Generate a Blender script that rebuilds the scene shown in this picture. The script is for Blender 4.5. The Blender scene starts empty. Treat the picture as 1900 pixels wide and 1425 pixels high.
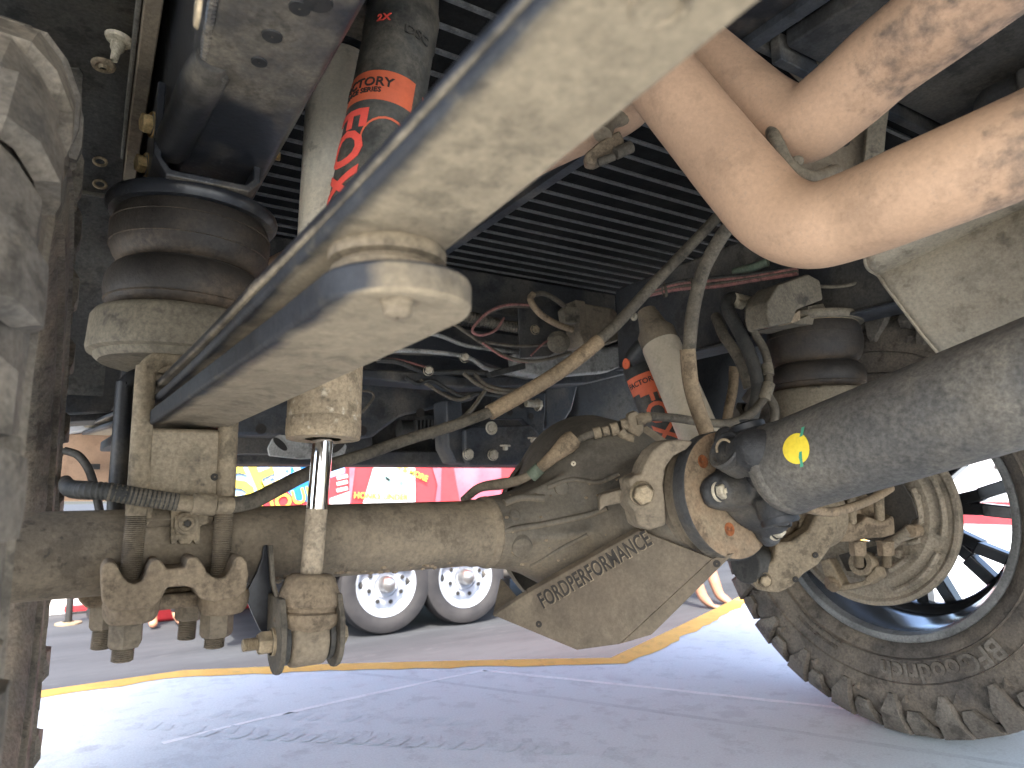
import bpy, bmesh, math, random
from mathutils import Vector as V, Matrix, Quaternion
from math import sin, cos, pi, radians as R

# ---------------------------------------------------------------- camera, light, exposure
S = bpy.context.scene
COL = S.collection
FPX, YAW, PITCH, ROLL = 1267.0, R(31.83), R(8.79), R(-0.94)
EYE = V((0, 0, 0.51))
fw = V((sin(YAW)*cos(PITCH), cos(YAW)*cos(PITCH), sin(PITCH)))
r0 = V((cos(YAW), -sin(YAW), 0)); u0 = r0.cross(fw)
rt = r0*cos(ROLL) + u0*sin(ROLL); up = -r0*sin(ROLL) + u0*cos(ROLL)
cd = bpy.data.cameras.new("camera"); cam = bpy.data.objects.new("camera", cd); COL.objects.link(cam)
m = Matrix((rt, up, -fw)).transposed().to_4x4(); m.translation = EYE
cam.matrix_world = m
cd.sensor_width = 36; cd.lens = 36*FPX/1900; cd.clip_start = 0.01; cd.clip_end = 400
cd.dof.use_dof = True; cd.dof.focus_distance = 0.95; cd.dof.aperture_fstop = 9.0
S.camera = cam

SUN_EL, SUN_AZ = R(50), R(212)
W = bpy.data.worlds.new("World"); S.world = W; W.use_nodes = True
nt = W.node_tree; bg = nt.nodes["Background"]
sky = nt.nodes.new("ShaderNodeTexSky"); sky.sky_type = 'NISHITA'; sky.sun_disc = False
sky.sun_elevation = SUN_EL; sky.sun_rotation = SUN_AZ; sky.air_density = .9; sky.dust_density = 3.5; sky.ozone_density = 0.3
nt.links.new(sky.outputs[0], bg.inputs[0]); bg.inputs[1].default_value = 0.15
sl = bpy.data.lights.new("sun", 'SUN'); sl.energy = 2.0; sl.angle = R(0.6); sl.color = (1, .93, .82)
so = bpy.data.objects.new("sun", sl); COL.objects.link(so)
sd = V((sin(SUN_AZ)*cos(SUN_EL), cos(SUN_AZ)*cos(SUN_EL), sin(SUN_EL)))
so.rotation_euler = sd.to_track_quat('Z', 'Y').to_euler()
vs = S.view_settings; vs.view_transform = 'Standard'; vs.look = 'None'; vs.gamma = 1; vs.use_curve_mapping = False
vs.exposure = 2.75
S.cycles.max_bounces = 10; S.cycles.diffuse_bounces = 6; S.cycles.glossy_bounces = 4

# ---------------------------------------------------------------- helpers
def ray(u, v):
    return (fw + rt*((u-950)/FPX) - up*((v-712.5)/FPX))
def sx(u, v, X): d = ray(u, v); return EYE + d*((X-EYE.x)/d.x)
def sy(u, v, Y): d = ray(u, v); return EYE + d*((Y-EYE.y)/d.y)
def sz(u, v, Z): d = ray(u, v); return EYE + d*((Z-EYE.z)/d.z)
def at(u, v, d): return EYE + ray(u, v)*d
X_, Y_, Z_ = V((1, 0, 0)), V((0, 1, 0)), V((0, 0, 1))

def perp(a):
    a = a.normalized(); b = Z_ if abs(a.z) < .9 else X_
    p = a.cross(b).normalized(); return p, a.cross(p).normalized()
def smooth_path(P, k=6):
    P = [V(p) for p in P]
    if len(P) < 3 or k <= 1: return P
    out = []
    for i in range(len(P)-1):
        p0 = P[i-1] if i else P[0]*2-P[1]; p1, p2 = P[i], P[i+1]
        p3 = P[i+2] if i+2 < len(P) else P[-1]*2-P[-2]
        for j in range(k):
            t = j/k
            out.append(.5*((2*p1)+(p2-p0)*t+(2*p0-5*p1+4*p2-p3)*t*t+(3*p1-p0-3*p2+p3)*t**3))
    out.append(P[-1]); return out

class MB:
    def __init__(s): s.v = []; s.f = []
    def add(s, vs, fs):
        b = len(s.v); s.v += [V(x) for x in vs]; s.f += [tuple(b+i for i in f) for f in fs]; return s
    def box(s, c, size, M=None):
        h = V(size)*.5; c = V(c); vs = []
        for x in (-1, 1):
            for y in (-1, 1):
                for z in (-1, 1):
                    p = V((x*h.x, y*h.y, z*h.z)); vs.append(c+(M @ p if M else p))
        return s.add(vs, [(0,1,3,2),(4,6,7,5),(0,4,5,1),(2,3,7,6),(0,2,6,4),(1,5,7,3)])
    def span(s, a, b):
        a, b = V(a), V(b); return s.box((a+b)/2, [abs(b[i]-a[i]) for i in range(3)])
    def prism(s, pts, vec):
        pts = [V(p) for p in pts]; vec = V(vec); n = len(pts)
        nn = V((0,0,0))
        for i in range(n): nn += pts[i].cross(pts[(i+1) % n])
        if nn.dot(vec) > 0: pts.reverse()
        fs = [tuple(range(n)), tuple(reversed(range(n, 2*n)))]
        fs += [((i+1) % n, i, n+i, n+(i+1) % n) for i in range(n)]
        return s.add(pts+[p+vec for p in pts], fs)
    def tube(s, P, r, n=14, k=6, flat=None):
        P = smooth_path(P, k); N = len(P)
        rs = r if isinstance(r, (list, tuple)) else [r]*N
        if len(rs) != N:
            q = len(rs)-1; rs = [rs[min(int(i*q/(N-1)), q-1)]*(1-(i*q/(N-1)-min(int(i*q/(N-1)), q-1))) + rs[min(int(i*q/(N-1)), q-1)+1]*(i*q/(N-1)-min(int(i*q/(N-1)), q-1)) for i in range(N)]
        T = [(P[min(i+1, N-1)]-P[max(i-1, 0)]).normalized() for i in range(N)]
        a, b = perp(T[0]); vs = []
        for i in range(N):
            if i:
                q = T[i-1].rotation_difference(T[i]); a = q @ a; b = q @ b
            for j in range(n):
                t = 2*pi*j/n
                vs.append(P[i]+a*(cos(t)*rs[i])+b*(sin(t)*rs[i]*(flat or 1)))
        fs = [(i*n+j, i*n+(j+1) % n, (i+1)*n+(j+1) % n, (i+1)*n+j) for i in range(N-1) for j in range(n)]
        fs += [tuple(reversed(range(n))), tuple(range((N-1)*n, N*n))]
        return s.add(vs, fs)
    def lathe(s, prof, o, ax, n=48, a0=0, a1=2*pi, caps=False):
        o = V(o); ax = V(ax).normalized(); a, b = perp(ax); full = abs(a1-a0-2*pi) < 1e-6
        m_ = n if full else n+1; vs = []; N = len(prof)
        for h, r in prof:
            for j in range(m_):
                t = a0+(a1-a0)*j/n; vs.append(o+ax*h+a*(cos(t)*max(r, 1e-5))+b*(sin(t)*max(r, 1e-5)))
        fs = []
        for i in range(N-1):
            for j in range(n):
                j2 = (j+1) % m_
                fs.append((i*m_+j, i*m_+j2, (i+1)*m_+j2, (i+1)*m_+j))
        if full and caps:
            if prof[0][1] > 1e-4: fs.append(tuple(reversed(range(n))))
            if prof[-1][1] > 1e-4: fs.append(tuple(range((N-1)*n, N*n)))
        return s.add(vs, fs)
    def cyl(s, p0, p1, r, r1=None, n=24):
        p0, p1 = V(p0), V(p1); L = (p1-p0).length; r1 = r if r1 is None else r1
        c = min(L, r)*.08
        return s.lathe([(0, r-c), (c, r), (L-c, r1), (L, r1-c)], p0, p1-p0, n, caps=True)
    def hexbolt(s, p, ax, af, h, washer=1.35, wh=.18, turn=.3, shank=None):
        p = V(p); ax = V(ax).normalized(); a, b = perp(ax)
        if washer: s.lathe([(0, af*.5*washer), (af*wh*.7, af*.5*washer), (af*wh, af*.5*washer*.93)], p, ax, 24)
        w = af*wh if washer else 0; R6 = af*.577
        def ring(hh, q): return [p+ax*hh+a*(cos(turn+i*pi/3)*q)+b*(sin(turn+i*pi/3)*q) for i in range(6)]
        vs = ring(w, R6)+ring(h*.86, R6)+ring(h, R6*.84)
        fs = [(i, (i+1) % 6, 6+(i+1) % 6, 6+i) for i in range(6)]+[(6+i, 6+(i+1) % 6, 12+(i+1) % 6, 12+i) for i in range(6)]+[tuple(range(12, 18))]
        s.add(vs, fs)
        if shank: s.thread(p+ax*h*.9, p+ax*(h+shank), af*.3, af*.09)
        return s
    def thread(s, p0, p1, r, pitch, n=16):
        p0, p1 = V(p0), V(p1); L = (p1-p0).length; k = max(2, int(L/pitch)); pr = [(0, r*.8)]
        for i in range(k):
            pr += [(L*(i+.25)/k, r), (L*(i+.75)/k, r*.86)]
        pr.append((L, r*.8)); return s.lathe(pr, p0, p1-p0, n, caps=True)
    def ribbed(s, P, r, pitch, n=12, amp=.14, k=10):
        P = smooth_path(P, k); L = sum((P[i+1]-P[i]).length for i in range(len(P)-1)); m_ = max(8, int(L/pitch*2))
        d = [0]
        for i in range(len(P)-1): d.append(d[-1]+(P[i+1]-P[i]).length)
        Q = []; j = 0
        for i in range(m_+1):
            t = L*i/m_
            while j < len(P)-2 and d[j+1] < t: j += 1
            Q.append(P[j].lerp(P[j+1], (t-d[j])/max(d[j+1]-d[j], 1e-6)))
        return s.tube(Q, [r*(1 if i % 2 else 1-amp) for i in range(len(Q))], n, 1)
    def sheet(s, rows):
        n = len(rows[0]); vs = [p for r_ in rows for p in r_]
        return s.add(vs, [(i*n+j, i*n+j+1, (i+1)*n+j+1, (i+1)*n+j) for i in range(len(rows)-1) for j in range(n-1)])
    def ball(s, c, r, n=16, sc=(1, 1, 1)):
        c = V(c); vs = []; k = n//2
        for i in range(k+1):
            t = pi*i/k
            for j in range(n):
                p = 2*pi*j/n; vs.append(c+V((r*sc[0]*sin(t)*cos(p), r*sc[1]*sin(t)*sin(p), r*sc[2]*cos(t))))
        return s.add(vs, [(i*n+j, (i+1)*n+j, (i+1)*n+(j+1) % n, i*n+(j+1) % n) for i in range(k) for j in range(n)])
    def build(s, name, mat, parent=None, bevel=0, ang=38, seg=2, solid=0, remesh=0, weld=True):
        off = V((0, 0, 0)); q = parent
        while q is not None: off += q.location; q = q.parent
        me = bpy.data.meshes.new(name); me.from_pydata([p-off for p in s.v], [], s.f)
        bm = bmesh.new(); bm.from_mesh(me)
        if weld: bmesh.ops.remove_doubles(bm, verts=bm.verts, dist=2e-5)
        bmesh.ops.recalc_face_normals(bm, faces=bm.faces)
        bm.to_mesh(me); bm.free(); me.materials.append(mat)
        for p in me.polygons: p.use_smooth = True
        me.set_sharp_from_angle(angle=R(ang))
        o = bpy.data.objects.new(name, me); COL.objects.link(o); o.parent = parent
        if solid:
            q = o.modifiers.new("solid", 'SOLIDIFY'); q.thickness = solid; q.offset = 0
        if remesh:
            q = o.modifiers.new("remesh", 'REMESH'); q.mode = 'VOXEL'; q.voxel_size = remesh; q.use_smooth_shade = True
            q = o.modifiers.new("smooth", 'SMOOTH'); q.iterations = 6; q.factor = .5
        if bevel:
            q = o.modifiers.new("bevel", 'BEVEL'); q.width = bevel; q.segments = seg; q.limit_method = 'ANGLE'; q.angle_limit = R(30)
            q.harden_normals = True
        return o

def thing(name, label, cat, loc=(0, 0, 0), group=None):
    o = bpy.data.objects.new(name, None); COL.objects.link(o); o.location = loc; o.empty_display_size = .05
    o['label'] = label; o['category'] = cat
    if group: o['group'] = group
    return o
def tag(o, label, cat, group=None):
    o['label'] = label; o['category'] = cat
    if group: o['group'] = group
    return o
def kind(o, k): o['kind'] = k; return o
def text_mesh(body, size, depth=.001, off=0.0, shear=0, space=1.0, align='CENTER'):
    c = bpy.data.curves.new("text", 'FONT'); c.body = body; c.size = size; c.extrude = depth; c.offset = off
    c.shear = shear; c.space_character = space; c.align_x = align; c.align_y = 'CENTER'; c.resolution_u = 3
    o = bpy.data.objects.new("text", c); COL.objects.link(o)
    me = bpy.data.meshes.new_from_object(o.evaluated_get(bpy.context.evaluated_depsgraph_get()))
    bpy.data.objects.remove(o); bpy.data.curves.remove(c)
    bm = bmesh.new(); bm.from_mesh(me)
    bmesh.ops.triangulate(bm, faces=bm.faces)
    for _ in range(3):
        L = [e for e in bm.edges if e.calc_length() > size*.22]
        if not L: break
        bmesh.ops.subdivide_edges(bm, edges=L, cuts=1); bmesh.ops.triangulate(bm, faces=bm.faces)
    vs = [v.co.copy() for v in bm.verts]; bm.verts.index_update()
    fs = [tuple(v.index for v in f.verts) for f in bm.faces]; bm.free(); bpy.data.meshes.remove(me)
    return vs, fs

def onto(obj, u, v, lift=0.0):
    """where the line of sight through (u, v) meets an object's surface: point and normal"""
    dg = bpy.context.evaluated_depsgraph_get(); ev = obj.evaluated_get(dg); mi = ev.matrix_world.inverted()
    d = ray(u, v).normalized(); ok, p, n, _ = ev.ray_cast(mi @ EYE, (mi.to_3x3() @ d).normalized())
    if not ok: return None, None
    n = (ev.matrix_world.to_3x3() @ n).normalized()
    return ev.matrix_world @ p + n*lift, n

# ---------------------------------------------------------------- materials
def mat(name, c1, c2, scale=8, rough=.75, metal=0, bump=.25, speck=None, speck_amt=.5, speck_scale=60,
        dust=None, dust_amt=0.0, dust_scale=7, dust_nz=0.0, dust_sharp=3.0, rough2=None, seed=0, detail=8, bump_scale=None, coat=0, spec=.4, stretch=None,
        dust_ny=0.0, dust_nx=0.0, grain=.32, smudge=.35, dist=.003, dust_edge=None, keep=False):
    if not keep:
        tone = lambda c: tuple(x*k for x, k in zip(c, (.87, .83, .775))) if max(c) > .06 else tuple(x*.78 for x in c)
        c1 = tone(c1); c2 = tone(c2)
        if dust: dust = tone(dust)
        if speck: speck = tone(speck)
    M_ = bpy.data.materials.new(name); M_.use_nodes = True; t = M_.node_tree; N = t.nodes; L = t.links
    b = N["Principled BSDF"]
    tc = N.new("ShaderNodeTexCoord"); mp = N.new("ShaderNodeMapping"); mp.inputs['Location'].default_value = (seed*1.7, seed*.9, seed*2.3)
    if stretch: mp.inputs['Scale'].default_value = stretch
    L.new(tc.outputs['Object'], mp.inputs[0])
    def noise(sc, det=detail, ro=.6):
        n = N.new("ShaderNodeTexNoise"); n.inputs['Scale'].default_value = sc; n.inputs['Detail'].default_value = det
        n.inputs['Roughness'].default_value = ro; L.new(mp.outputs[0], n.inputs['Vector']); return n.outputs['Fac']
    def ramp(x, a, bb):
        r = N.new("ShaderNodeMapRange"); r.inputs['From Min'].default_value = a; r.inputs['From Max'].default_value = bb
        r.interpolation_type = 'SMOOTHSTEP'; L.new(x, r.inputs['Value']); return r.outputs[0]
    def mix(f, a, bb):
        x = N.new("ShaderNodeMix"); x.data_type = 'RGBA'
        L.new(f, x.inputs['Factor'])
        for k, q in ((6, a), (7, bb)):
            if isinstance(q, tuple): x.inputs[k].default_value = (*q, 1)
            else: L.new(q, x.inputs[k])
        return x.outputs[2]
    def mathn(op, a, bb):
        x = N.new("ShaderNodeMath"); x.operation = op
        for k, q in ((0, a), (1, bb)):
            if isinstance(q, (int, float)): x.inputs[k].default_value = q
            else: L.new(q, x.inputs[k])
        return x.outputs[0]
    c = mix(ramp(noise(scale), .36, .64), c1, c2)
    if speck:
        f = ramp(noise(speck_scale, 4, .55), .56, .68)
        f2 = ramp(noise(scale*1.7, 3), .4, .62)
        c = mix(mathn('MULTIPLY', mathn('MULTIPLY', f, f2), speck_amt), c, speck)
    rsock = None
    def mul(col, lo, hi, fac):
        rr = N.new("ShaderNodeMapRange"); rr.inputs['From Min'].default_value = .3; rr.inputs['From Max'].default_value = .7
        rr.inputs['To Min'].default_value = lo; rr.inputs['To Max'].default_value = hi; L.new(fac, rr.inputs['Value'])
        x = N.new("ShaderNodeMix"); x.data_type = 'RGBA'; x.blend_type = 'MULTIPLY'; x.inputs['Factor'].default_value = 1
        L.new(col, x.inputs[6]); cc = N.new("ShaderNodeCombineColor")
        for k in range(3): L.new(rr.outputs[0], cc.inputs[k])
        L.new(cc.outputs[0], x.inputs[7]); return x.outputs[2]
    if dust:
        g = N.new("ShaderNodeNewGeometry"); sp = N.new("ShaderNodeSeparateXYZ"); L.new(g.outputs['Normal'], sp.inputs[0])
        q = mathn('MULTIPLY', mathn('SUBTRACT', noise(dust_scale, 9, .62), .5), dust_sharp)
        q = mathn('ADD', q, dust_amt)
        if dust_nz: q = mathn('ADD', q, mathn('MULTIPLY', sp.outputs['Z'], -dust_nz))
        if dust_ny: q = mathn('ADD', q, mathn('MULTIPLY', sp.outputs['Y'], -dust_ny))
        if dust_edge:
            so_ = N.new("ShaderNodeSeparateXYZ"); L.new(tc.outputs['Object'], so_.inputs[0])
            e_ = mathn('ADD', mathn('MULTIPLY', so_.outputs['X'], dust_edge[0]), mathn('MULTIPLY', so_.outputs['Y'], dust_edge[1]))
            e_ = mathn('ADD', e_, dust_edge[2]); e_ = mathn('MINIMUM', mathn('MAXIMUM', e_, dust_edge[3]), dust_edge[4] if len(dust_edge) > 4 else .25)
            q = mathn('ADD', q, e_)
        if dust_nx: q = mathn('ADD', q, mathn('MULTIPLY', sp.outputs['X'], -dust_nx))
        cl = N.new("ShaderNodeClamp"); L.new(q, cl.inputs[0]); df = cl.outputs[0]
        d2 = tuple(x*.80 for x in dust)
        dc = mix(ramp(noise(dust_scale*3.1), .38, .66), dust, d2)
        c = mix(df, c, dc)
        rm = N.new("ShaderNodeMapRange"); rm.inputs['To Min'].default_value = rough; rm.inputs['To Max'].default_value = .92
        L.new(df, rm.inputs['Value']); rsock = rm.outputs[0]
        if metal:
            mm = mathn('MULTIPLY', mathn('SUBTRACT', 1.0, df), metal); L.new(mm, b.inputs['Metallic'])
    if smudge:
        sm_ = noise(scale*2.2+9, 6, .7); c = mul(c, 1+smudge*.25, 1-smudge, ramp(sm_, .42, .72))
    if grain: c = mul(c, 1-grain, 1+grain*.8, noise(210, 3, .7))
    L.new(c, b.inputs['Base Color'])
    if rsock: L.new(rsock, b.inputs['Roughness'])
    else:
        rm = N.new("ShaderNodeMapRange"); rm.inputs['To Min'].default_value = rough*.85; rm.inputs['To Max'].default_value = min(1, (rough2 or rough*1.15))
        L.new(noise(scale*2.3, 4), rm.inputs['Value']); L.new(rm.outputs[0], b.inputs['Roughness'])
    if metal and not dust: b.inputs['Metallic'].default_value = metal
    b.inputs['Specular IOR Level'].default_value = spec
    if coat: b.inputs['Coat Weight'].default_value = coat; b.inputs['Coat Roughness'].default_value = .12
    if bump:
        bn = N.new("ShaderNodeBump"); bn.inputs['Strength'].default_value = bump; bn.inputs['Distance'].default_value = dist
        L.new(mathn('ADD', noise(bump_scale or scale*14, 5, .65), mathn('MULTIPLY', noise(scale*3, 3), .8)), bn.inputs['Height']); L.new(bn.outputs[0], b.inputs['Normal'])
    return M_
DUST = (.36, .30, .215); DUSTD = (.20, .165, .12); GREYD = (.30, .265, .21)
M = {}
M['axle'] = mat('axle dirt', (.18, .152, .115), (.12, .103, .08), 9, .85, speck=(.03, .026, .022), speck_amt=.7, speck_scale=70, bump=.4, smudge=.24, grain=.22, dust=(.27, .225, .165), dust_amt=.42, dust_scale=11, dust_sharp=3)
M['diff'] = mat('diff housing', (.13, .118, .098), (.075, .069, .059), 5, .78, speck=(.03, .03, .028), bump=.25, smudge=.15, grain=.2, dust=(.21, .172, .122), dust_amt=.25, dust_scale=6, dust_sharp=2.5, dust_nz=.55)
M['leaf'] = mat('leaf spring paint', (.014, .015, .019), (.028, .03, .035), 12, .58, speck=(.09, .08, .06), dust=(.25, .208, .147), dust_amt=.46, dust_scale=14, dust_nz=1.0, dust_sharp=2.6, bump=.35, spec=.5, dust_edge=(115, 115*.072, 115*.0345-1.75, -2.2), grain=.18, smudge=.24)
M['leafedge'] = mat('black leaf paint', (.014, .015, .019), (.024, .025, .03), 12, .33, bump=.1, dust=(.28, .24, .18), dust_amt=-.25, dust_scale=8, dust_nz=.9)
M['dustcast'] = mat('dusty cast metal', (.27, .225, .16), (.17, .14, .10), 8, .85, speck=(.08, .07, .055), speck_scale=80, bump=.5, seed=3)
M['block'] = mat('grey block casting', (.34, .29, .215), (.26, .22, .16), 9, .8, bump=.5, speck=(.07, .06, .05), speck_amt=.9, speck_scale=40, smudge=.18)
M['cup'] = mat('dusty grey cup', (.185, .165, .128), (.135, .12, .094), 6, .8, speck=(.05, .045, .04), speck_amt=.8, speck_scale=35, bump=.18, smudge=.2, seed=4)
M['clay'] = mat('brown dirt metal', (.27, .215, .15), (.19, .15, .105), 8, .9, speck=(.07, .055, .04), speck_scale=70, bump=.7, seed=6)
M['black'] = mat('black chassis paint', (.016, .018, .023), (.028, .031, .038), 5, .34, speck=(.16, .16, .17), speck_amt=.5, speck_scale=240, bump=.15, dust=(.17, .148, .115), dust_amt=-.42, dust_scale=6, dust_nz=.7, dust_sharp=5, spec=.5)
M['blacksat'] = mat('satin black paint', (.016, .017, .02), (.028, .03, .034), 6, .45, bump=.2, dust=(.22, .195, .155), dust_amt=-.1, dust_scale=8, dust_sharp=2.2, dust_nz=.2)
M['yoke'] = mat('yoke paint', (.03, .03, .031), (.055, .053, .05), 14, .55, bump=.5, dust=(.25, .215, .16), dust_amt=.02, dust_scale=10, dust_sharp=2.5)
M['darkpanel'] = mat('dark underbody panel', (.028, .029, .031), (.045, .046, .047), 4, .7, bump=.2, dust=(.15, .135, .11), dust_amt=.15, dust_scale=5)
M['steelblue'] = mat('blue grey painted steel', (.045, .050, .058), (.028, .031, .036), 5, .5, bump=.2, dust=(.17, .155, .13), dust_amt=.05, dust_scale=7)
M['bedfloor'] = mat('near-black bed floor', (.007, .0072, .0075), (.013, .0125, .0115), 7, .85, bump=.1, spec=.1)
M['rib'] = mat('lighter bed rib', (.10, .105, .108), (.07, .073, .076), 20, .6, bump=.15)  # rib colour lighter than the near-black floor between the ribs
M['rubber'] = mat('bellow rubber', (.026, .022, .019), (.045, .037, .03), 10, .6, bump=.35, dust=(.17, .125, .085), dust_amt=.05, dust_scale=7, dust_sharp=2.6, dust_nz=.4)
M['tyre'] = mat('dusty tyre rubber', (.098, .085, .072), (.054, .048, .042), 7, .85, speck=(.03, .027, .024), bump=.5, dust=(.20, .165, .125), dust_amt=.32, dust_scale=8, dust_sharp=3, keep=True)
M['tyrebright'] = mat('brightened near tyre rubber', (.185, .162, .134), (.11, .098, .083), 7, .85, speck=(.05, .042, .034), bump=.5, dust=(.30, .25, .185), dust_amt=.35, dust_scale=8, dust_sharp=3, keep=True)  # lighter copy of the dusty tyre rubber, brightening the shaded near tyre
M['tyretop'] = mat('worn tread rubber', (.118, .10, .08), (.066, .056, .046), 9, .75, bump=.5, dust=(.22, .195, .16), dust_amt=.2, dust_scale=9, keep=True)
M['tyrebg'] = mat('trailer tyre rubber', (.016, .016, .018), (.03, .029, .03), 5, .75, bump=.2, grain=.06, smudge=.08, keep=True)
M['hose'] = mat('dusty hose rubber', (.13, .115, .09), (.085, .075, .06), 14, .8, bump=.3, speck=(.03, .028, .025))
M['hosetan'] = mat('muddy cable sleeve', (.27, .205, .135), (.20, .155, .105), 9, .85, bump=.3)
M['hosedk'] = mat('black hose rubber', (.03, .03, .028), (.06, .056, .048), 12, .65, bump=.2)
M['silver'] = mat('shock body nickel', (.76, .70, .59), (.66, .59, .47), 7, .32, metal=.18, smudge=.1, grain=.12, bump=.12, dust=(.42, .345, .235), dust_amt=-.05, dust_scale=9, dust_sharp=3, dust_nz=.1, speck=(.12, .09, .06), speck_scale=90, dust_nx=-.5, keep=True)
M['silverfar'] = mat('dusty shock body', (.60, .53, .41), (.52, .45, .34), 8, .45, metal=.2, smudge=.1, grain=.1, bump=.1, keep=True)
M['mudcan'] = mat('mud baked shock can', (.42, .34, .235), (.29, .235, .165), 14, .85, bump=.8, speck=(.62, .56, .45), speck_amt=.7, speck_scale=110)
M['chrome'] = mat('chrome rod', (.75, .75, .76), (.7, .7, .72), 4, .07, metal=1, bump=0, grain=.06, smudge=.08, keep=True)
M['roddirt'] = mat('dirty rod', (.38, .32, .24), (.27, .225, .165), 18, .7, bump=.5, speck=(.55, .5, .42), speck_scale=90)
M['reserv'] = mat('reservoir anodised', (.035, .036, .034), (.055, .055, .05), 9, .5, bump=.15, dust=(.20, .175, .135), dust_amt=.05, dust_scale=8)
M['orange'] = mat('orange decal', (.62, .125, .05), (.50, .115, .06), 9, .6, bump=.05, grain=.06, smudge=.08, keep=True)
M['redink'] = mat('red logo print', (.72, .085, .06), (.6, .08, .06), 9, .55, bump=.05, grain=.06, smudge=.08, keep=True)
M['blackink'] = mat('black print', (.02, .02, .02), (.03, .028, .026), 20, .6, bump=0, grain=.06, smudge=.08)
M['exhaust'] = mat('tan exhaust pipe', (.43, .275, .175), (.375, .24, .155), 4, .72, speck=(.30, .21, .15), speck_amt=.5, speck_scale=260, bump=.1, seed=2, grain=.10, smudge=.14, dust=(.17,.125,.10), dust_amt=-.62, dust_scale=5, dust_sharp=4.5, keep=True)
M['shield'] = mat('aluminised heat shield', (.36, .325, .26), (.30, .27, .215), 7, .62, metal=.2, smudge=.15, grain=.2, bump=.35, speck=(.12, .10, .08), speck_scale=55)
M['driveshaft'] = mat('driveshaft tube', (.085, .083, .08), (.135, .128, .115), 11, .6, metal=.1, bump=.45, dust=(.25, .225, .185), dust_amt=.12, dust_scale=16, dust_sharp=1.8, smudge=.12, grain=.4, speck=(.03, .03, .03), speck_scale=45)
M['skid'] = mat('skid plate', (.15, .122, .09), (.105, .087, .066), 8, .7, metal=.15, speck=(.30, .255, .19), speck_amt=.3, speck_scale=40, bump=.22, smudge=.15, grain=.18, dust=(.235, .20, .15), dust_amt=.25, dust_scale=5)
M['letterdark'] = mat('cut letter recess', (.03, .026, .022), (.045, .038, .03), 20, .8, bump=0, grain=.06, smudge=.08)
M['rust'] = mat('rusty flange face', (.17, .125, .08), (.22, .105, .05), 10, .85, bump=.4, dust=(.24, .20, .14), dust_amt=.55, dust_scale=9)
M['rusthole'] = mat('rusty threaded hole', (.33, .105, .03), (.2, .07, .025), 30, .85, bump=.3)
M['zinc'] = mat('yellow zinc bolt', (.66, .50, .26), (.5, .36, .17), 18, .38, metal=.75, bump=.2, keep=True)
M['boltdirt'] = mat('dirty bolt', (.36, .295, .20), (.26, .215, .15), 20, .65, metal=.25, bump=.4)
M['boltlight'] = mat('pale dirty bolt', (.50, .44, .33), (.38, .33, .245), 20, .6, metal=.3, bump=.4, keep=True)
M['rim'] = mat('black wheel paint', (.012, .013, .015), (.02, .021, .024), 6, .2, bump=.05, spec=.6, grain=.06, smudge=.08)
M['barrel'] = mat('grey wheel barrel', (.34, .36, .38), (.28, .30, .32), 6, .22, metal=.85, bump=.03, grain=.05, smudge=.1, keep=True)
M['rimlip'] = mat('dusty rim lip', (.19, .20, .205), (.12, .127, .13), 9, .45, bump=.2)
M['brake'] = mat('dusty brake shield', (.30, .265, .21), (.22, .195, .155), 6, .85, bump=.4, speck=(.14, .12, .09), speck_scale=60, seed=5)
M['brakedk'] = mat('brake backing', (.05, .045, .038), (.075, .066, .055), 9, .8, bump=.3)
M['sticker'] = mat('yellow sticker', (.78, .60, .05), (.70, .52, .04), 30, .5, bump=.1, grain=.06, smudge=.08, keep=True)
M['green'] = mat('green paint mark', (.05, .28, .17), (.09, .33, .2), 30, .6, bump=0, grain=.06, smudge=.08, keep=True)
M['greentape'] = mat('dull green tape', (.09, .14, .10), (.13, .16, .12), 20, .7, bump=.2)
M['wirered'] = mat('pink faded wire', (.30, .13, .12), (.2, .10, .09), 30, .6, bump=.1)
M['concrete'] = mat('pale concrete', (.64, .695, .71), (.60, .655, .67), 1.6, .85, bump=.3, speck=(.38, .40, .43), speck_amt=.35, speck_scale=9, bump_scale=90, rough2=.95, grain=.10, smudge=.10, keep=True)
M['track'] = mat('tyre print dust', (.565, .62, .64), (.60, .65, .665), 7, .9, bump=0, grain=.10, smudge=.10, keep=True)
M['asphalt'] = mat('grey asphalt', (.027, .030, .035), (.042, .046, .052), 1.2, .9, bump=.5, speck=(.07, .075, .08), speck_amt=.6, speck_scale=9, bump_scale=60, stretch=(.5, 2.2, 1), grain=.10, smudge=.10, keep=True)
M['yellow'] = mat('yellow road paint', (.80, .47, .09), (.72, .41, .075), 6, .75, bump=.2, speck=(.35, .25, .10), speck_amt=.5, speck_scale=22, grain=.10, smudge=.10, keep=True)
M['chalk'] = mat('white chalk', (.86, .87, .87), (.80, .81, .82), 9, .9, bump=.1, grain=.10, smudge=.10, keep=True)
M['seam'] = mat('pad seam', (.52, .57, .59), (.56, .61, .63), 9, .9, bump=.1, grain=.10, smudge=.10, keep=True)
M['tred'] = mat('red trailer vinyl', (0.465, 0.034, 0.041), (0.413, 0.030, 0.038), 3, .4, bump=0, grain=.06, smudge=.08, keep=True)
M['tpink'] = mat('pink vinyl', (0.429, 0.128, 0.157), (0.383, 0.081, 0.116), 2.5, .4, bump=0, grain=.06, smudge=.08, keep=True)
M['twhite'] = mat('white vinyl', (0.464, 0.464, 0.464), (0.429, 0.435, 0.447), 3, .4, bump=0, grain=.06, smudge=.08, keep=True)
M['vanwhite'] = mat('white van paint', (.80, .80, .80), (.76, .76, .77), 3, .35, bump=0, grain=0, smudge=0, keep=True)
M['tblue'] = mat('pale blue vinyl', (0.225, 0.330, 0.495), (0.165, 0.270, 0.450), 2.5, .4, bump=0, grain=.06, smudge=.08, keep=True)
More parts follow.
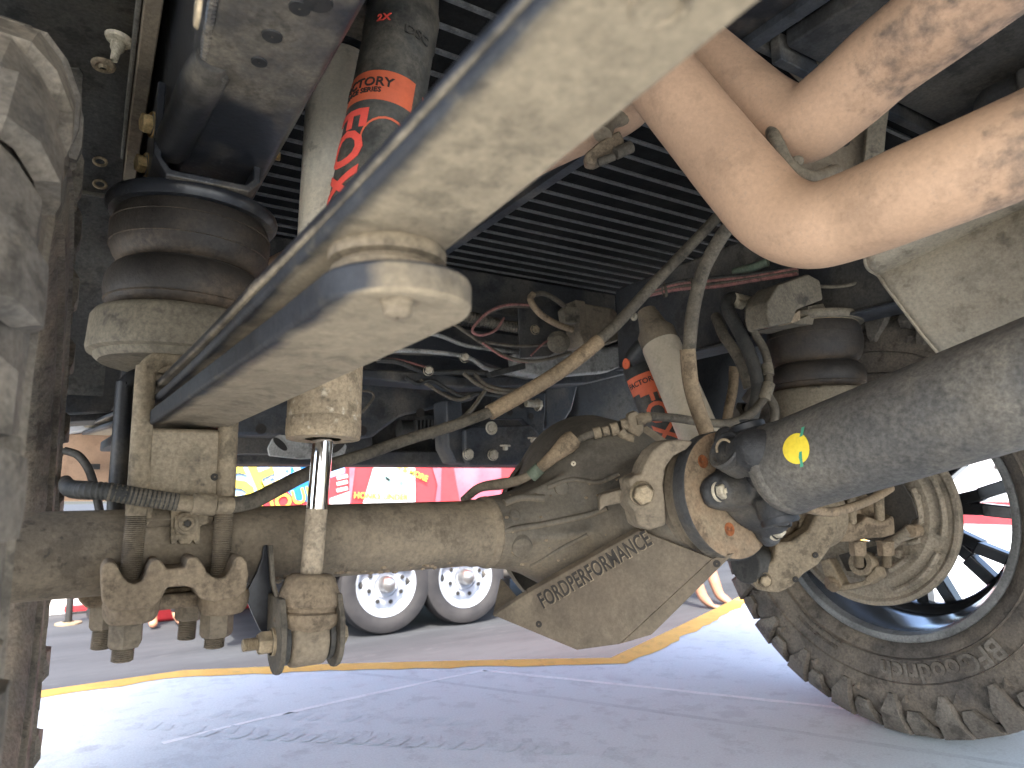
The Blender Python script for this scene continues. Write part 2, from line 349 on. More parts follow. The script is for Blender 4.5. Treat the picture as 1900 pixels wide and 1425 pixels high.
M['tcyan'] = mat('bright blue vinyl', (0.012, 0.151, 0.406), (0.017, 0.116, 0.360), 3, .4, bump=0, grain=.06, smudge=.08, keep=True)
M['tyellow'] = mat('yellow vinyl', (0.476, 0.418, 0.058), (0.441, 0.383, 0.058), 3, .4, bump=0, grain=.06, smudge=.08, keep=True)
M['tgrey'] = mat('grey green print', (.2, .3, .29), (.16, .25, .25), 3, .5, bump=0, grain=.06, smudge=.08, keep=True)
M['wheelwhite'] = mat('white trailer rim', (.34, .37, .42), (.28, .31, .36), 5, .35, bump=.05, grain=.06, smudge=.08, keep=True)
M['hub'] = mat('hub cap steel', (.45, .44, .42), (.3, .29, .28), 8, .3, metal=.9, bump=.1, grain=.06, smudge=.08, keep=True)
M['skin'] = mat('skin', (.36, .19, .12), (.31, .155, .10), 12, .55, bump=.05, grain=.06, smudge=.08, keep=True)
M['shirt'] = mat('navy shirt', (.05, .08, .22), (.035, .055, .17), 9, .85, bump=.3, grain=.06, smudge=.08, keep=True)
M['trouser'] = mat('dark trousers', (.02, .021, .026), (.032, .033, .04), 9, .85, bump=.3, keep=True)
M['hair'] = mat('dark hair', (.02, .014, .01), (.035, .024, .016), 40, .6, bump=.3, grain=.06, smudge=.08)
M['greypanel'] = mat('pale grey liner', (.36, .37, .36), (.28, .285, .28), 5, .6, bump=.2)
M['liner'] = mat('wheel liner', (.085, .086, .083), (.13, .13, .122), 6, .8, bump=.35, speck=(.2, .19, .17), speck_amt=.5, speck_scale=60, dust=(.17, .155, .125), dust_amt=.2, dust_scale=7)
M['oranged'] = mat('orange crate', (.62, .22, .06), (.5, .17, .05), 6, .6, bump=.1, keep=True)


# ---------------------------------------------------------------- ground
LOTZ = -0.56
a0_, a1_ = sz(95, 1280, 0), sz(340, 1245, 0)
edge = [a0_+(a0_-a1_).normalized()*2.2, a0_, a1_, sz(620, 1233, 0), sz(900, 1226, 0), sz(1135, 1222, 0), sz(1250, 1168, 0), sz(1370, 1110, 0)]
edge.append(edge[-1]+(edge[-1]-edge[-2]).normalized()*7)
mb = MB(); mb.prism(edge+[V((11, -9, 0)), V((-6, -9, 0)), V((-6, edge[0].y, 0))], V((0, 0, LOTZ-.02)))
kind(mb.build("concrete_pad", M['concrete'], ang=60), 'structure')
mb = MB(); mb.add([V((-90, -60, LOTZ)), V((90, -60, LOTZ)), V((90, 120, LOTZ)), V((-90, 120, LOTZ))], [(0, 1, 2, 3)])
kind(mb.build("asphalt_lot", M['asphalt']), 'structure')
random.seed(4)
def strip(P, w, z, jit=0, step=.08):
    Q = []
    for i in range(len(P)-1):
        n = max(1, int((P[i+1]-P[i]).length/step))
        Q += [P[i].lerp(P[i+1], j/n) for j in range(n)]
    Q.append(P[-1]); mbx = MB(); rows = []
    for i, p in enumerate(Q):
        d = (Q[min(i+1, len(Q)-1)]-Q[max(i-1, 0)]); nrm = V((d.y, -d.x, 0)).normalized()
        k = 1+random.uniform(-jit, jit)
        a = p+nrm*(-.004); b = p+nrm*w*k
        rows.append([V((a.x, a.y, z)), V((b.x, b.y, z))])
    return mbx.sheet(rows)
inset = edge
kind(strip(inset, .075, .0014, .14, .05).build("yellow_line", M['yellow']), 'structure')
kind(strip([sz(300, 1378, 0), sz(480, 1334, 0), sz(700, 1284, 0), sz(898, 1243, 0)], .013, .0005, .4).build("chalk_line", M['chalk']), 'structure')
kind(strip([sz(898, 1243, 0), sz(1180, 1272, 0), sz(1500, 1306, 0), sz(1900, 1350, 0)], .013, .0005, .4).build("chalk_line", M['chalk']), 'structure')
kind(strip([sz(650, 1247, 0), sz(800, 1262, 0), sz(1100, 1302, 0), sz(1400, 1345, 0), sz(1900, 1420, 0)], .016, .0003, .2).build("pad_seam", M['seam']), 'structure')
# tyre prints left on the pad
mb = MB(); random.seed(9)
for row, (ua, va, ub, vb, sl_) in enumerate([(180, 1322, 1000, 1352, 1), (240, 1352, 1080, 1392, -1), (330, 1366, 1230, 1408, 1)]):
    A, B = sz(ua, va, 0), sz(ub, vb, 0); n = 26; dr = (B-A)/n; nr = V((-dr.y, dr.x, 0)).normalized()
    for i in range(n):
        if random.random() < .12: continue
        p = A+dr*i; q = dr*.55; w = nr*random.uniform(.035, .05); sk = dr*.35*sl_
        p = V((p.x, p.y, .0005+.0003*row))
        mb.add([p, p+q, p+q+w+sk, p+w+sk], [(0, 1, 2, 3)])
kind(mb.build("tyre_print", M['track']), 'stuff')

# ---------------------------------------------------------------- trailer and things beyond the pad
YT = at(718, 1084, 5.2).y
t = thing("show_trailer", "red show trailer with white and blue graphics standing on two axles beyond the pad", "trailer", (2.0, YT, LOTZ))
def flat(name, pts, matn, dy, par, pr=None):
    mb = MB(); P = [sy(u, v, YT-dy) for u, v in pts]; mb.prism(P, V((0, .004, 0))); return mb.build(name, M[matn], par)
ztop, zbot = 1.9, sy(700, 1062, YT).z
mb = MB(); xl, xr_ = sy(415, 900, YT).x, 5.6
mb.span((xl, YT, zbot), (xr_, YT+2.3, ztop)); mb.build("trailer_body", M['tred'], t, bevel=.02)
flat("graphic_panel", [(415, 815), (562, 815), (560, 880), (470, 935), (415, 950)], 'tblue', .012, t)
flat("graphic_panel", [(562, 815), (640, 815), (640, 878), (560, 903)], 'tblue', .012, t)
flat("graphic_panel", [(415, 945), (560, 905), (645, 878), (645, 925), (560, 965), (415, 1000)], 'tred', .014, t)
flat("graphic_panel", [(612, 925), (648, 912), (648, 1010), (612, 1010)], 'twhite', .016, t)
flat("graphic_panel", [(672, 938), (702, 838), (770, 838), (771, 980), (660, 980)], 'twhite', .014, t)
flat("graphic_panel", [(792, 830), (930, 830), (930, 990), (800, 990), (812, 900)], 'tpink', .012, t)
flat("graphic_panel", [(648, 830), (664, 830), (655, 900), (648, 960)], 'tpink', .012, t)
flat("graphic_panel", [(820, 868), (842, 868), (856, 945), (826, 990), (818, 930)], 'tred', .016, t)
mb = MB(); mb.lathe([(0, .001), (0, .145), (.004, .145), (.004, .001)], sy(568, 893, YT-.02), Y_, 32); mb.build("graphic_disc", M['tcyan'], t)
def ttext(body, u, v, hpx, ang, matn, name="lettering", off=.01, dy=.024):
    s = hpx*5.25/FPX*1.37; vs_, fs_ = text_mesh(body, s, .002, off*s)
    o_ = sy(u, v, YT-dy); mb = MB(); ca, sa = cos(R(ang)), sin(R(ang))
    mb.add([o_+V((p.x*ca-p.y*sa, -p.z, p.x*sa+p.y*ca)) for p in vs_], fs_)
    return mb.build(name, M[matn], t, weld=False)
ttext("SE", 468, 893, 62, 24, 'tyellow', off=.03); ttext("LIQUID BA", 525, 880, 12, 30, 'twhite', off=.02)
ttext("BALLAST", 530, 893, 12, 30, 'twhite', off=.02); ttext("LIQUI", 530, 930, 26, 16, 'tyellow', off=.02)
ttext("HONKS UNDER", 708, 921, 11, -3, 'tyellow', off=.02); ttext("'S & MORE", 765, 877, 11, -22, 'tyellow', off=.02)
for k, (vv) in enumerate((885, 896, 908)):
    mb = MB(); q = sy(635, vv, YT-.02); mb.box(q, (.085, .004, .026), Matrix.Rotation(R(-12), 3, 'Y')); mb.build("graphic_bar", M['twhite'], t)
mb = MB()     # open hand with a wrench, the small sign
for pts in ([(713, 884), (716, 882), (728, 890), (738, 893), (746, 891), (745, 898), (737, 905), (728, 901), (724, 905), (722, 895)], [(716, 884), (714, 888), (722, 893), (724, 890)], [(744, 894), (749, 893), (749, 898), (744, 899)]):
    mb.prism([sy(u, v, YT-.02) for u, v in pts], V((0, .004, 0)))
mb.build("hand_emblem", M['tgrey'], t)
mb = MB(); zf = zbot+.0
mb.span((xl, YT+.12, zbot-.16), (xr_, YT+.2, zbot)); mb.span((xl, YT+1.9, zbot-.16), (xr_, YT+2.0, zbot)); mb.build("chassis_rail", M['darkpanel'], t)
h1 = at(718, 1084, 5.2); h2 = V((at(866, 1068, 5.55).x, h1.y, h1.z))
RW = h1.z-LOTZ
def trailer_wheel(c):
    ax = -Y_
    mb = MB(); r_ = RW
    mb.lathe([(-.19, r_*.62), (-.2, r_*.7), (-.2, r_*.86), (-.17, r_*.97), (-.1, r_), (-.03, r_*.985), (.0, r_*.95), (.012, r_*.86), (.006, r_*.74), (-.008, r_*.645), (-.05, r_*.6), (-.19, r_*.62)], c, ax, 64)
    ty = mb.build("tyre", M['tyrebg'], t)
    mb = MB(); mb.lathe([(-.1, r_*.64), (-.012, r_*.65), (-.002, r_*.645), (-.012, r_*.60), (-.05, r_*.57), (-.062, r_*.50), (-.045, r_*.44), (-.03, r_*.36), (-.034, r_*.2), (-.034, .001)], c, ax, 64)
    rm = mb.build("rim", M['wheelwhite'], ty)
    for k in range(8):
        q = 2*pi*k/8+.3; p = c+V((cos(q)*r_*.375, .026, sin(q)*r_*.375)); mb = MB(); mb.lathe([(0, .001), (0, .017), (.003, .017), (.003, .001)], p-Y_*.006, Y_, 14)
        mb.build("stud_hole", M['blackink'], rm)
    mb = MB(); mb.lathe([(-.03, r_*.165), (.03, r_*.16), (.05, r_*.13), (.06, r_*.06), (.062, .001)], c, ax, 32); mb.build("hub_cap", M['hub'], ty)
    mb = MB(); p = c.copy(); mb.lathe([(-.01, r_*.255), (-.024, r_*.255)], c, ax, 32); mb.build("hub_ring", M['rimlip'], ty)
trailer_wheel(h1); trailer_wheel(h2)
mb = MB(); mb.tube([h1+Y_*.1+X_*-.6, h1+Y_*.1+X_*1.6], .05); mb.build("axle_beam", M['darkpanel'], t)
mb = MB(); mb.span((h1.x-.5, YT+.3, LOTZ+.2), (h2.x+.6, YT+1.8, zbot-.05)); mb.build("axle_housing", M['darkpanel'], t)

# white enclosed vehicle seen through the far wheel spokes
t = thing("parked_van", "white parked van with a low red stripe, seen through the spokes of the far wheel", "van", (8.2, 2.6, LOTZ))
mb = MB(); prof = [(-.9, .35), (-.9, 2.3), (2.9, 2.3), (3.9, 1.35), (4.6, 1.2), (4.7, .35)]
mb.prism([V((8.2, 2.2+y, LOTZ+z)) for y, z in prof], V((2.0, 0, 0))); mb.build("van_body", M['vanwhite'], t, bevel=.06)
mb = MB(); mb.span((8.188, 1.5, LOTZ+.62), (8.198, 6.8, LOTZ+.86)); mb.build("body_stripe", M['tred'], t)
for yy in (2.3, 5.6):
    mb = MB(); mb.lathe([(-.1, .2), (-.1, .33), (-.06, .36), (.1, .36), (.12, .3), (.12, .2), (.1, .001)], V((8.3, yy, LOTZ+.36)), -X_, 40); mb.build("van_wheel", M['tyrebg'], t)
mb = MB(); mb.prism([V((8.188, y, LOTZ+z)) for y, z in ((4.0, 1.4), (4.0, 2.1), (5.1, 2.1), (5.7, 1.4))], V((.01, 0, 0))); mb.build("side_window", M['darkpanel'], t)
mb = MB(); mb.span((8.182, 3.4, LOTZ+1.2), (8.198, 3.52, LOTZ+1.24)); mb.build("door_handle", M['darkpanel'], t)

# white tent counter far left, with what stands in front of it
YB = at(200, 1100, 6.5).y
t = thing("display_counter", "long white display counter with pale side boards far behind the near tyre", "counter", (-.5, YB, LOTZ))
a = sy(90, 1098, YB); b = sy(470, 1165, YB)
mb = MB(); mb.span((-2.4, YB, LOTZ), (b.x, YB+.6, a.z+.02)); mb.build("counter_front", M['vanwhite'], t, bevel=.01)
mb = MB(); mb.span((-2.5, YB-.06, a.z+.02), (b.x+.06, YB+.66, a.z+.06)); mb.build("counter_top", M['greypanel'], t, bevel=.008)
mb = MB(); p = sy(145, 1128, YB-.03); mb.box(p, (.22, .05, .055)); mb.build("red_badge", M['tred'], t, bevel=.006)
t2 = thing("fuel_can", "red fuel can with a dark spout on the asphalt behind the rear clamp bolts", "fuel can", sy(308, 1165, YB-.9))
c = sy(308, 1140, YB-.9); zb = LOTZ
mb = MB(); mb.span((c.x-.10, YB-1.0, zb), (c.x+.12, YB-.8, c.z+.09)); mb.build("can_body", M['tred'], t2, bevel=.03)
mb = MB(); mb.tube([V((c.x-.06, YB-.9, c.z+.08)), V((c.x-.06, YB-.9, c.z+.14)), V((c.x+.06, YB-.9, c.z+.14)), V((c.x+.06, YB-.9, c.z+.08))], .012, 8, 3); mb.build("can_handle", M['tred'], t2)
mb = MB(); mb.cyl(V((c.x+.09, YB-.9, c.z+.07)), V((c.x+.13, YB-.9, c.z+.16)), .02); mb.build("can_spout", M['blackink'], t2)
c = sy(395, 1140, YB-.5)
t3 = thing("orange_crate", "orange plastic crate on the asphalt, behind the right clamp nut", "crate", (c.x, c.y, LOTZ))
mb = MB()
for dx, dy, sx_, sy_ in ((0, -.15, .34, .015), (0, .15, .34, .015), (-.165, 0, .015, .3), (.165, 0, .015, .3)): mb.box((c.x+dx, c.y+dy, LOTZ+.2), (sx_, sy_, .4))
mb.box((c.x, c.y, LOTZ+.01), (.33, .3, .02)); mb.build("crate_wall", M['oranged'], t3, bevel=.004)
mb = MB()
for k in range(3): mb.box((c.x, c.y-.16, LOTZ+.1+.1*k), (.3, .012, .02))
mb.build("crate_ribs", M['oranged'], t3)
c = sy(446, 1138, YB-.6)
t3 = thing("cooler_box", "red cooler box with a white lid on the asphalt just left of the shock bracket", "cooler", (c.x, c.y, LOTZ))
mb = MB(); mb.span((c.x-.16, c.y-.15, LOTZ), (c.x+.2, c.y+.15, LOTZ+.34)); mb.build("cooler_body", M['tred'], t3, bevel=.025)
mb = MB(); mb.span((c.x-.17, c.y-.16, LOTZ+.342), (c.x+.21, c.y+.16, LOTZ+.39)); mb.build("cooler_lid", M['twhite'], t3, bevel=.012)
# tongue jack of the counter cart
YJ = YB-.6
c = sy(128, 1140, YJ)
t3 = thing("jack_stand", "dark steel jack stand with a crank, left of the white counter beside the near tyre", "jack stand", (c.x, YJ, LOTZ))
mb = MB(); mb.tube([V((c.x, YJ, LOTZ+.02)), V((c.x, YJ, LOTZ+.62))], .028); mb.build("jack_tube", M['blackink'], t3)
mb = MB(); mb.lathe([(0, .10), (.012, .10), (.02, .045)], V((c.x, YJ, LOTZ)), Z_, 24); mb.build("foot_plate", M['boltdirt'], t3)
mb = MB(); mb.tube([V((c.x, YJ, LOTZ+.5)), V((c.x+.12, YJ-.06, LOTZ+.5)), V((c.x+.12, YJ-.06, LOTZ+.32))], .012, 8, 1); mb.build("crank", M['boltdirt'], t3)
mb = MB(); mb.lathe([(-.03, .02), (-.03, .075), (.03, .075), (.03, .02)], V((c.x+.2, YJ+.05, LOTZ+.076)), Y_, 24); mb.build("jack_wheel", M['tyrebg'], t3)
mb = MB(); mb.tube([V((c.x, YJ, LOTZ+.22)), V((c.x+.2, YJ+.05, LOTZ+.22)), V((c.x+.2, YJ+.05, LOTZ+.08))], .018, 8, 1); mb.build("wheel_arm", M['darkpanel'], t3)

# people beyond the pad
def person(name, label, base, J, E_, rad, cloth, fac):
    """one skinned body: J joints (relative to base), E_ edges, rad radii; clothing as children"""
    t = thing(name, label, "person", base)
    def skin(nm, js, es, rs, mt, root=0):
        me = bpy.data.meshes.new(nm); me.from_pydata([V(J[j]) for j in js], [(js.index(a), js.index(b)) for a, b in es], [])
        me.materials.append(mt); o = bpy.data.objects.new(nm, me); COL.objects.link(o); o.parent = t
        q = o.modifiers.new("skin", 'SKIN'); q.use_smooth_shade = True
        for i, j in enumerate(js):
            r_ = rs[j]; me.skin_vertices[0].data[i].radius = r_ if isinstance(r_, tuple) else (r_, r_)
            me.skin_vertices[0].data[i].use_root = (i == root)
        q = o.modifiers.new("sub", 'SUBSURF'); q.levels = 2; q.render_levels = 2
        return o
    skin("body", list(J.keys()), E_, rad, M['skin'])
    for nm, js, es, grow, mt in cloth:
        skin(nm, js, es, {j: ((rad[j] if not isinstance(rad[j], tuple) else rad[j][0])*grow) for j in js}, mt)
    hd = V(J['head'])+V(base)
    mb = MB(); mb.ball(hd+V((0, 0, .03))-V(fac)*.015, .105, 20, (.86, 1, 1.0)); mb.build("hair", M['hair'], t)
    mb = MB(); f = V(fac).normalized(); s_ = f.cross(Z_).normalized()
    mb.ball(hd+f*.105-Z_*.02, .018, 10); mb.ball(hd+s_*.085-Z_*.01, .022, 10); mb.ball(hd-s_*.085-Z_*.01, .022, 10); mb.build("nose_and_ears", M['skin'], t)
    mb = MB(); mb.ball(hd+f*.088+s_*.033+Z_*.012, .012, 10); mb.ball(hd+f*.088-s_*.033+Z_*.012, .012, 10); mb.build("eyes", M['blackink'], t)
    return t
hand = sz(1340, 1117, LOTZ+.02)
B = V((hand.x, hand.y, LOTZ))
# kneeling, leaning on one hand: coordinates relative to the planted hand; body leans back to the left of the hand
J = {'pelvis': (-.42, .52, .36), 'waist': (-.36, .42, .48), 'chest': (-.25, .27, .63), 'neck': (-.16, .15, .74), 'head': (-.10, .06, .80),
     'shr': (-.10, .26, .62), 'elr': (-.04, .10, .34), 'wrr': (-.02, .01, .075), 'har': (.03, -.05, .025),
     'shl': (-.38, .17, .64), 'ell': (-.36, .02, .36), 'wrl': (-.30, -.05, .10), 'hal': (-.26, -.09, .03),
     'hpr': (-.33, .56, .33), 'knr': (-.22, .26, .06), 'fpr': (-.34, .62, .05), 'tor': (-.36, .74, .03),
     'hpl': (-.50, .48, .33), 'knl': (-.46, .20, .06), 'fpl': (-.56, .56, .05), 'tol': (-.58, .68, .03)}
fing = {}
for hnm, wnm in (('har', 'wrr'), ('hal', 'wrl')):
    h_ = V(J[hnm]); w_ = V(J[wnm]); d_ = (h_-w_); d_.z = 0; d_.normalize(); s_ = V((d_.y, -d_.x, 0))
    for k, (off, ln) in enumerate(((-.034, .05), (-.012, .068), (.012, .064), (.034, .048))):
        J[hnm+str(k)] = tuple(h_+s_*off+d_*.03+Z_*-.008); J[hnm+str(k)+'t'] = tuple(h_+s_*off*1.35+d_*(.03+ln)+Z_*-.016)
    J[hnm+'th'] = tuple(h_+s_*-.055-d_*.02); J[hnm+'tt'] = tuple(h_+s_*-.085+d_*.02-Z_*.012)
Eg = [('pelvis', 'waist'), ('waist', 'chest'), ('chest', 'neck'), ('neck', 'head'), ('chest', 'shr'), ('shr', 'elr'), ('elr', 'wrr'), ('wrr', 'har'),
      ('chest', 'shl'), ('shl', 'ell'), ('ell', 'wrl'), ('wrl', 'hal'), ('pelvis', 'hpr'), ('hpr', 'knr'), ('knr', 'fpr'), ('fpr', 'tor'), ('pelvis', 'hpl'), ('hpl', 'knl'), ('knl', 'fpl'), ('fpl', 'tol')]
rad = {'pelvis': (.15, .12), 'waist': (.13, .10), 'chest': (.16, .11), 'neck': .05, 'head': .10, 'shr': .06, 'elr': .062, 'wrr': .048, 'har': .036, 'shl': .06, 'ell': .062, 'wrl': .048, 'hal': .036,
       'hpr': .085, 'knr': .06, 'fpr': .04, 'tor': .035, 'hpl': .085, 'knl': .06, 'fpl': .04, 'tol': .035}
for h_ in ('har', 'hal'):
    for k in range(4): Eg += [(h_, h_+str(k)), (h_+str(k), h_+str(k)+'t')]; rad[h_+str(k)] = .011; rad[h_+str(k)+'t'] = .008
    Eg += [(h_, h_+'th'), (h_+'th', h_+'tt')]; rad[h_+'th'] = .013; rad[h_+'tt'] = .009
person("person", "kneeling person in navy shirt, bare hand on the ground right of the skid plate", B, J, Eg, rad,
       [("shirt", ['pelvis', 'waist', 'chest', 'shr', 'shl', 'elr', 'ell'], [('pelvis', 'waist'), ('waist', 'chest'), ('chest', 'shr'), ('chest', 'shl'), ('shr', 'elr'), ('shl', 'ell')], 1.17, M['shirt']),
        ("trousers", ['pelvis', 'hpr', 'knr', 'fpr', 'hpl', 'knl', 'fpl'], [('pelvis', 'hpr'), ('hpr', 'knr'), ('knr', 'fpr'), ('pelvis', 'hpl'), ('hpl', 'knl'), ('knl', 'fpl')], 1.2, M['tblue'])], (.5, -.8, -.2))
q = sy(283, 1150, YB-1.1)
B2 = V((q.x+.02, YB-1.2, LOTZ))
J = {'pelvis': (0, 0, .95), 'waist': (0, 0, 1.1), 'chest': (0, 0, 1.32), 'neck': (0, -.01, 1.52), 'head': (0, -.03, 1.64), 'shr': (.18, 0, 1.42), 'elr': (.24, .02, 1.12), 'wrr': (.24, -.06, .88), 'har': (.24, -.09, .80),
     'shl': (-.18, 0, 1.42), 'ell': (-.25, .02, 1.12), 'wrl': (-.25, -.06, .88), 'hal': (-.25, -.09, .80),
     'hpr': (.10, 0, .90), 'knr': (.13, -.02, .50), 'fpr': (.15, .02, .08), 'tor': (.18, -.14, .035), 'hpl': (-.10, 0, .90), 'knl': (-.05, -.02, .50), 'fpl': (-.03, .02, .08), 'tol': (-.03, -.15, .035)}
Eg2 = Eg[:20]; rad2 = {k: v for k, v in rad.items() if k in J}
for h_ in ('har', 'hal'):
    for k in range(4):
        J[h_+str(k)] = tuple(V(J[h_])+V((0, -.03+.02*k, -.045))); J[h_+str(k)+'t'] = tuple(V(J[h_])+V((0, -.03+.02*k-.01, -.10+.008*abs(k-1.4))))
        Eg2 += [(h_, h_+str(k)), (h_+str(k), h_+str(k)+'t')]; rad2[h_+str(k)] = .010; rad2[h_+str(k)+'t'] = .007
    J[h_+'th'] = tuple(V(J[h_])+V((0, -.05, -.01))); Eg2 += [(h_, h_+'th')]; rad2[h_+'th'] = .011
person("person", "person standing in dark trousers and red top, only the legs visible behind the clamp bolts", B2, J, Eg2, rad2,
       [("top", ['pelvis', 'waist', 'chest', 'shr', 'shl', 'elr', 'ell'], [('pelvis', 'waist'), ('waist', 'chest'), ('chest', 'shr'), ('chest', 'shl'), ('shr', 'elr'), ('shl', 'ell')], 1.15, M['tred']),
        ("trousers", ['pelvis', 'hpr', 'knr', 'fpr', 'hpl', 'knl', 'fpl'], [('pelvis', 'hpr'), ('hpr', 'knr'), ('knr', 'fpr'), ('pelvis', 'hpl'), ('hpl', 'knl'), ('knl', 'fpl')], 1.25, M['trouser'])], (0, -1, 0))

# ---------------------------------------------------------------- wheels
AX = V((0, .863, .451)); RT = .449          # axle line (y, z), tyre radius
def make_tyre(root, xin, side, n_lug=46, seed=1, letters=False, ms='tyre', mt='tyretop'):
    """xin: x of the inner sidewall bulge, side: +1 when the outer face is toward +x"""
    rnd = random.Random(seed); Wd = .318
    def P(x, r, th): return V((xin+side*x, AX.y+r*sin(th), AX.z+r*cos(th)))
    prof = [(.052, .262), (.026, .268), (.012, .285), (.003, .32), (0, .352), (.004, .385), (.013, .408), (.024, .424), (.06, .431), (.159, .434)]
    prof += [(Wd-x, r) for x, r in reversed(prof[:-1])]
    mb = MB(); n = 120
    vs = [P(x, r, 2*pi*j/n) for x, r in prof for j in range(n)]
    mb.add(vs, [(i*n+j, i*n+(j+1) % n, (i+1)*n+(j+1) % n, (i+1)*n+j) for i in range(len(prof)-1) for j in range(n)])
    mb.build("carcass", M[ms], root)
    mb = MB(); dth = 2*pi/n_lug
    def lug(th0, rows):
        """rows: (x, r, a, b, depth) stations across the lug, a/b = angular extent in lug pitches"""
        o_, i_ = [], []
        for x, r, a, b, dp, nx in rows:
            o_.append((P(x, r, th0+a*dth), P(x, r, th0+b*dth)))
            xx = x+dp*nx; rr = r-dp*math.sqrt(max(0, 1-nx*nx))
            i_.append((P(xx, rr, th0+(a-.06)*dth), P(xx, rr, th0+(b+.06)*dth)))
        k = len(rows); vs = [p for q in o_ for p in q]+[p for q in i_ for p in q]; f = []
        for j in range(k-1):
            f += [(2*j, 2*j+1, 2*j+3, 2*j+2), (2*j, 2*j+2, 2*k+2*j+2, 2*k+2*j), (2*j+1, 2*k+2*j+1, 2*k+2*j+3, 2*j+3)]
        f += [(0, 2*k, 2*k+1, 1), (2*k-2, 2*k-1, 4*k-1, 4*k-2)]
        mb.add(vs, f)
    for sgn in (0, 1):
        for k in range(n_lug):
            A = k % 2; th = dth*(k+.5*sgn); j = rnd.uniform(-.03, .03)
            mir = lambda x: Wd-x if sgn else x
            s1 = -1 if sgn else 1
            if A:
                rows = [(.088, .449, -.42, .36, .013, 0), (.050, .4485, -.45, .45, .013, 0), (.017, .446, -.42, .48, .013, .3), (.002, .430, -.30, .46, .014, .9), (-.009, .404, -.28, .42, .014, 1), (-.0085, .378, -.02, .34, .012, 1), (-.005, .366, .06, .26, .008, 1)]
            else:
                rows = [(.080, .449, -.36, .42, .013, 0), (.046, .4485, -.46, .40, .013, 0), (.027, .447, -.46, .38, .013, .3), (.010, .431, -.40, .28, .014, .9), (-.002, .412, -.38, .20, .012, 1), (-.002, .396, -.30, .06, .009, 1)]
            lug(th, [(mir(x), r, a+j, b+j, d, nx*s1) for x, r, a, b, d, nx in rows])
    for k in range(n_lug):
        for c, wd, ph in ((.112, .030, .15), (.159, .034, .6), (.206, .030, .35)):
            th = dth*(k+ph)
            lug(th, [(c-wd/2, .449, -.40, .16, .015, 0), (c-.004, .4495, -.24, .34, .015, 0), (c, .4495, -.30, .40, .015, 0), (c+wd/2, .449, -.12, .42, .015, 0)])
    mb.build("tread", M[mt], root, ang=25, weld=False)
    # small raised triangles and ribs on the inner sidewall
    mb = MB()
    for k in range(n_lug//2):
        th = dth*(2*k+1.42)
        vs = [P(.004, .381, th), P(.004, .381, th+dth*.36), P(.002, .363, th+dth*.34), P(-.004, .380, th+.1*dth), P(-.004, .380, th+dth*.3), P(-.004, .368, th+dth*.28)]
        mb.add(vs, [(3, 4, 5), (0, 1, 4, 3), (1, 2, 5, 4), (2, 0, 3, 5)])
    kind(mb.build("sidewall_ribs", M[ms], root, weld=False), 'stuff')
    mb = MB()
    for r_ in (.298, .344): mb.add([P(x, r_+dr, 2*pi*j/n) for x, dr in ((.011 if r_ < .3 else .003, -.003), (.002 if r_ < .3 else -.0035, 0), (.009 if r_ < .3 else .003, .003)) for j in range(n)], [(i*n+j, i*n+(j+1) % n, (i+1)*n+(j+1) % n, (i+1)*n+j) for i in range(2) for j in range(n)])
    kind(mb.build("sidewall_ring", M[ms], root), 'stuff')
    if letters:
        for body, size, rad_, thc, nm in (("BFGoodrich", .052, .3215, R(158)+.74, "raised_lettering"), ("LT315/70R17 TUBELESS", .011, .318, R(150), "small_lettering"), ("LOAD RANGE D  MADE IN USA", .008, .302, R(150), "small_lettering"), ("KO2", .05, .3215, R(60), "raised_lettering")):
            vs_, fs_ = text_mesh(body, size, .0016, .02*size); mb = MB()
            mb.add([P((.0045 if rad_ > .31 else .0075)-p.z*2.2-.001, rad_+p.y, thc-p.x/rad_) for p in vs_], fs_)
            mb.build(nm, M['tyretop'] if size > .02 else M['tyre'], root, weld=False)
XI = 1.437                                    # inner face of the far tyre
ft = thing("road_tyre", "far mud-terrain tyre standing on the pale pad under the driveshaft, inner sidewall showing", "tyre", (XI+.159, AX.y, AX.z), "truck tyres")
make_tyre(ft, XI, 1, letters=True)
nt_ = thing("road_tyre", "near mud-terrain tyre filling the edge of the view, seen along its dusty shoulder lugs", "tyre", (-.036-.159, AX.y, AX.z), "truck tyres")
make_tyre(nt_, -.036, -1, seed=5, ms='tyrebright', mt='tyrebright')
nt_.scale = (1, 1.06, 1.06); nt_.location.z = AX.z*1.06-.002

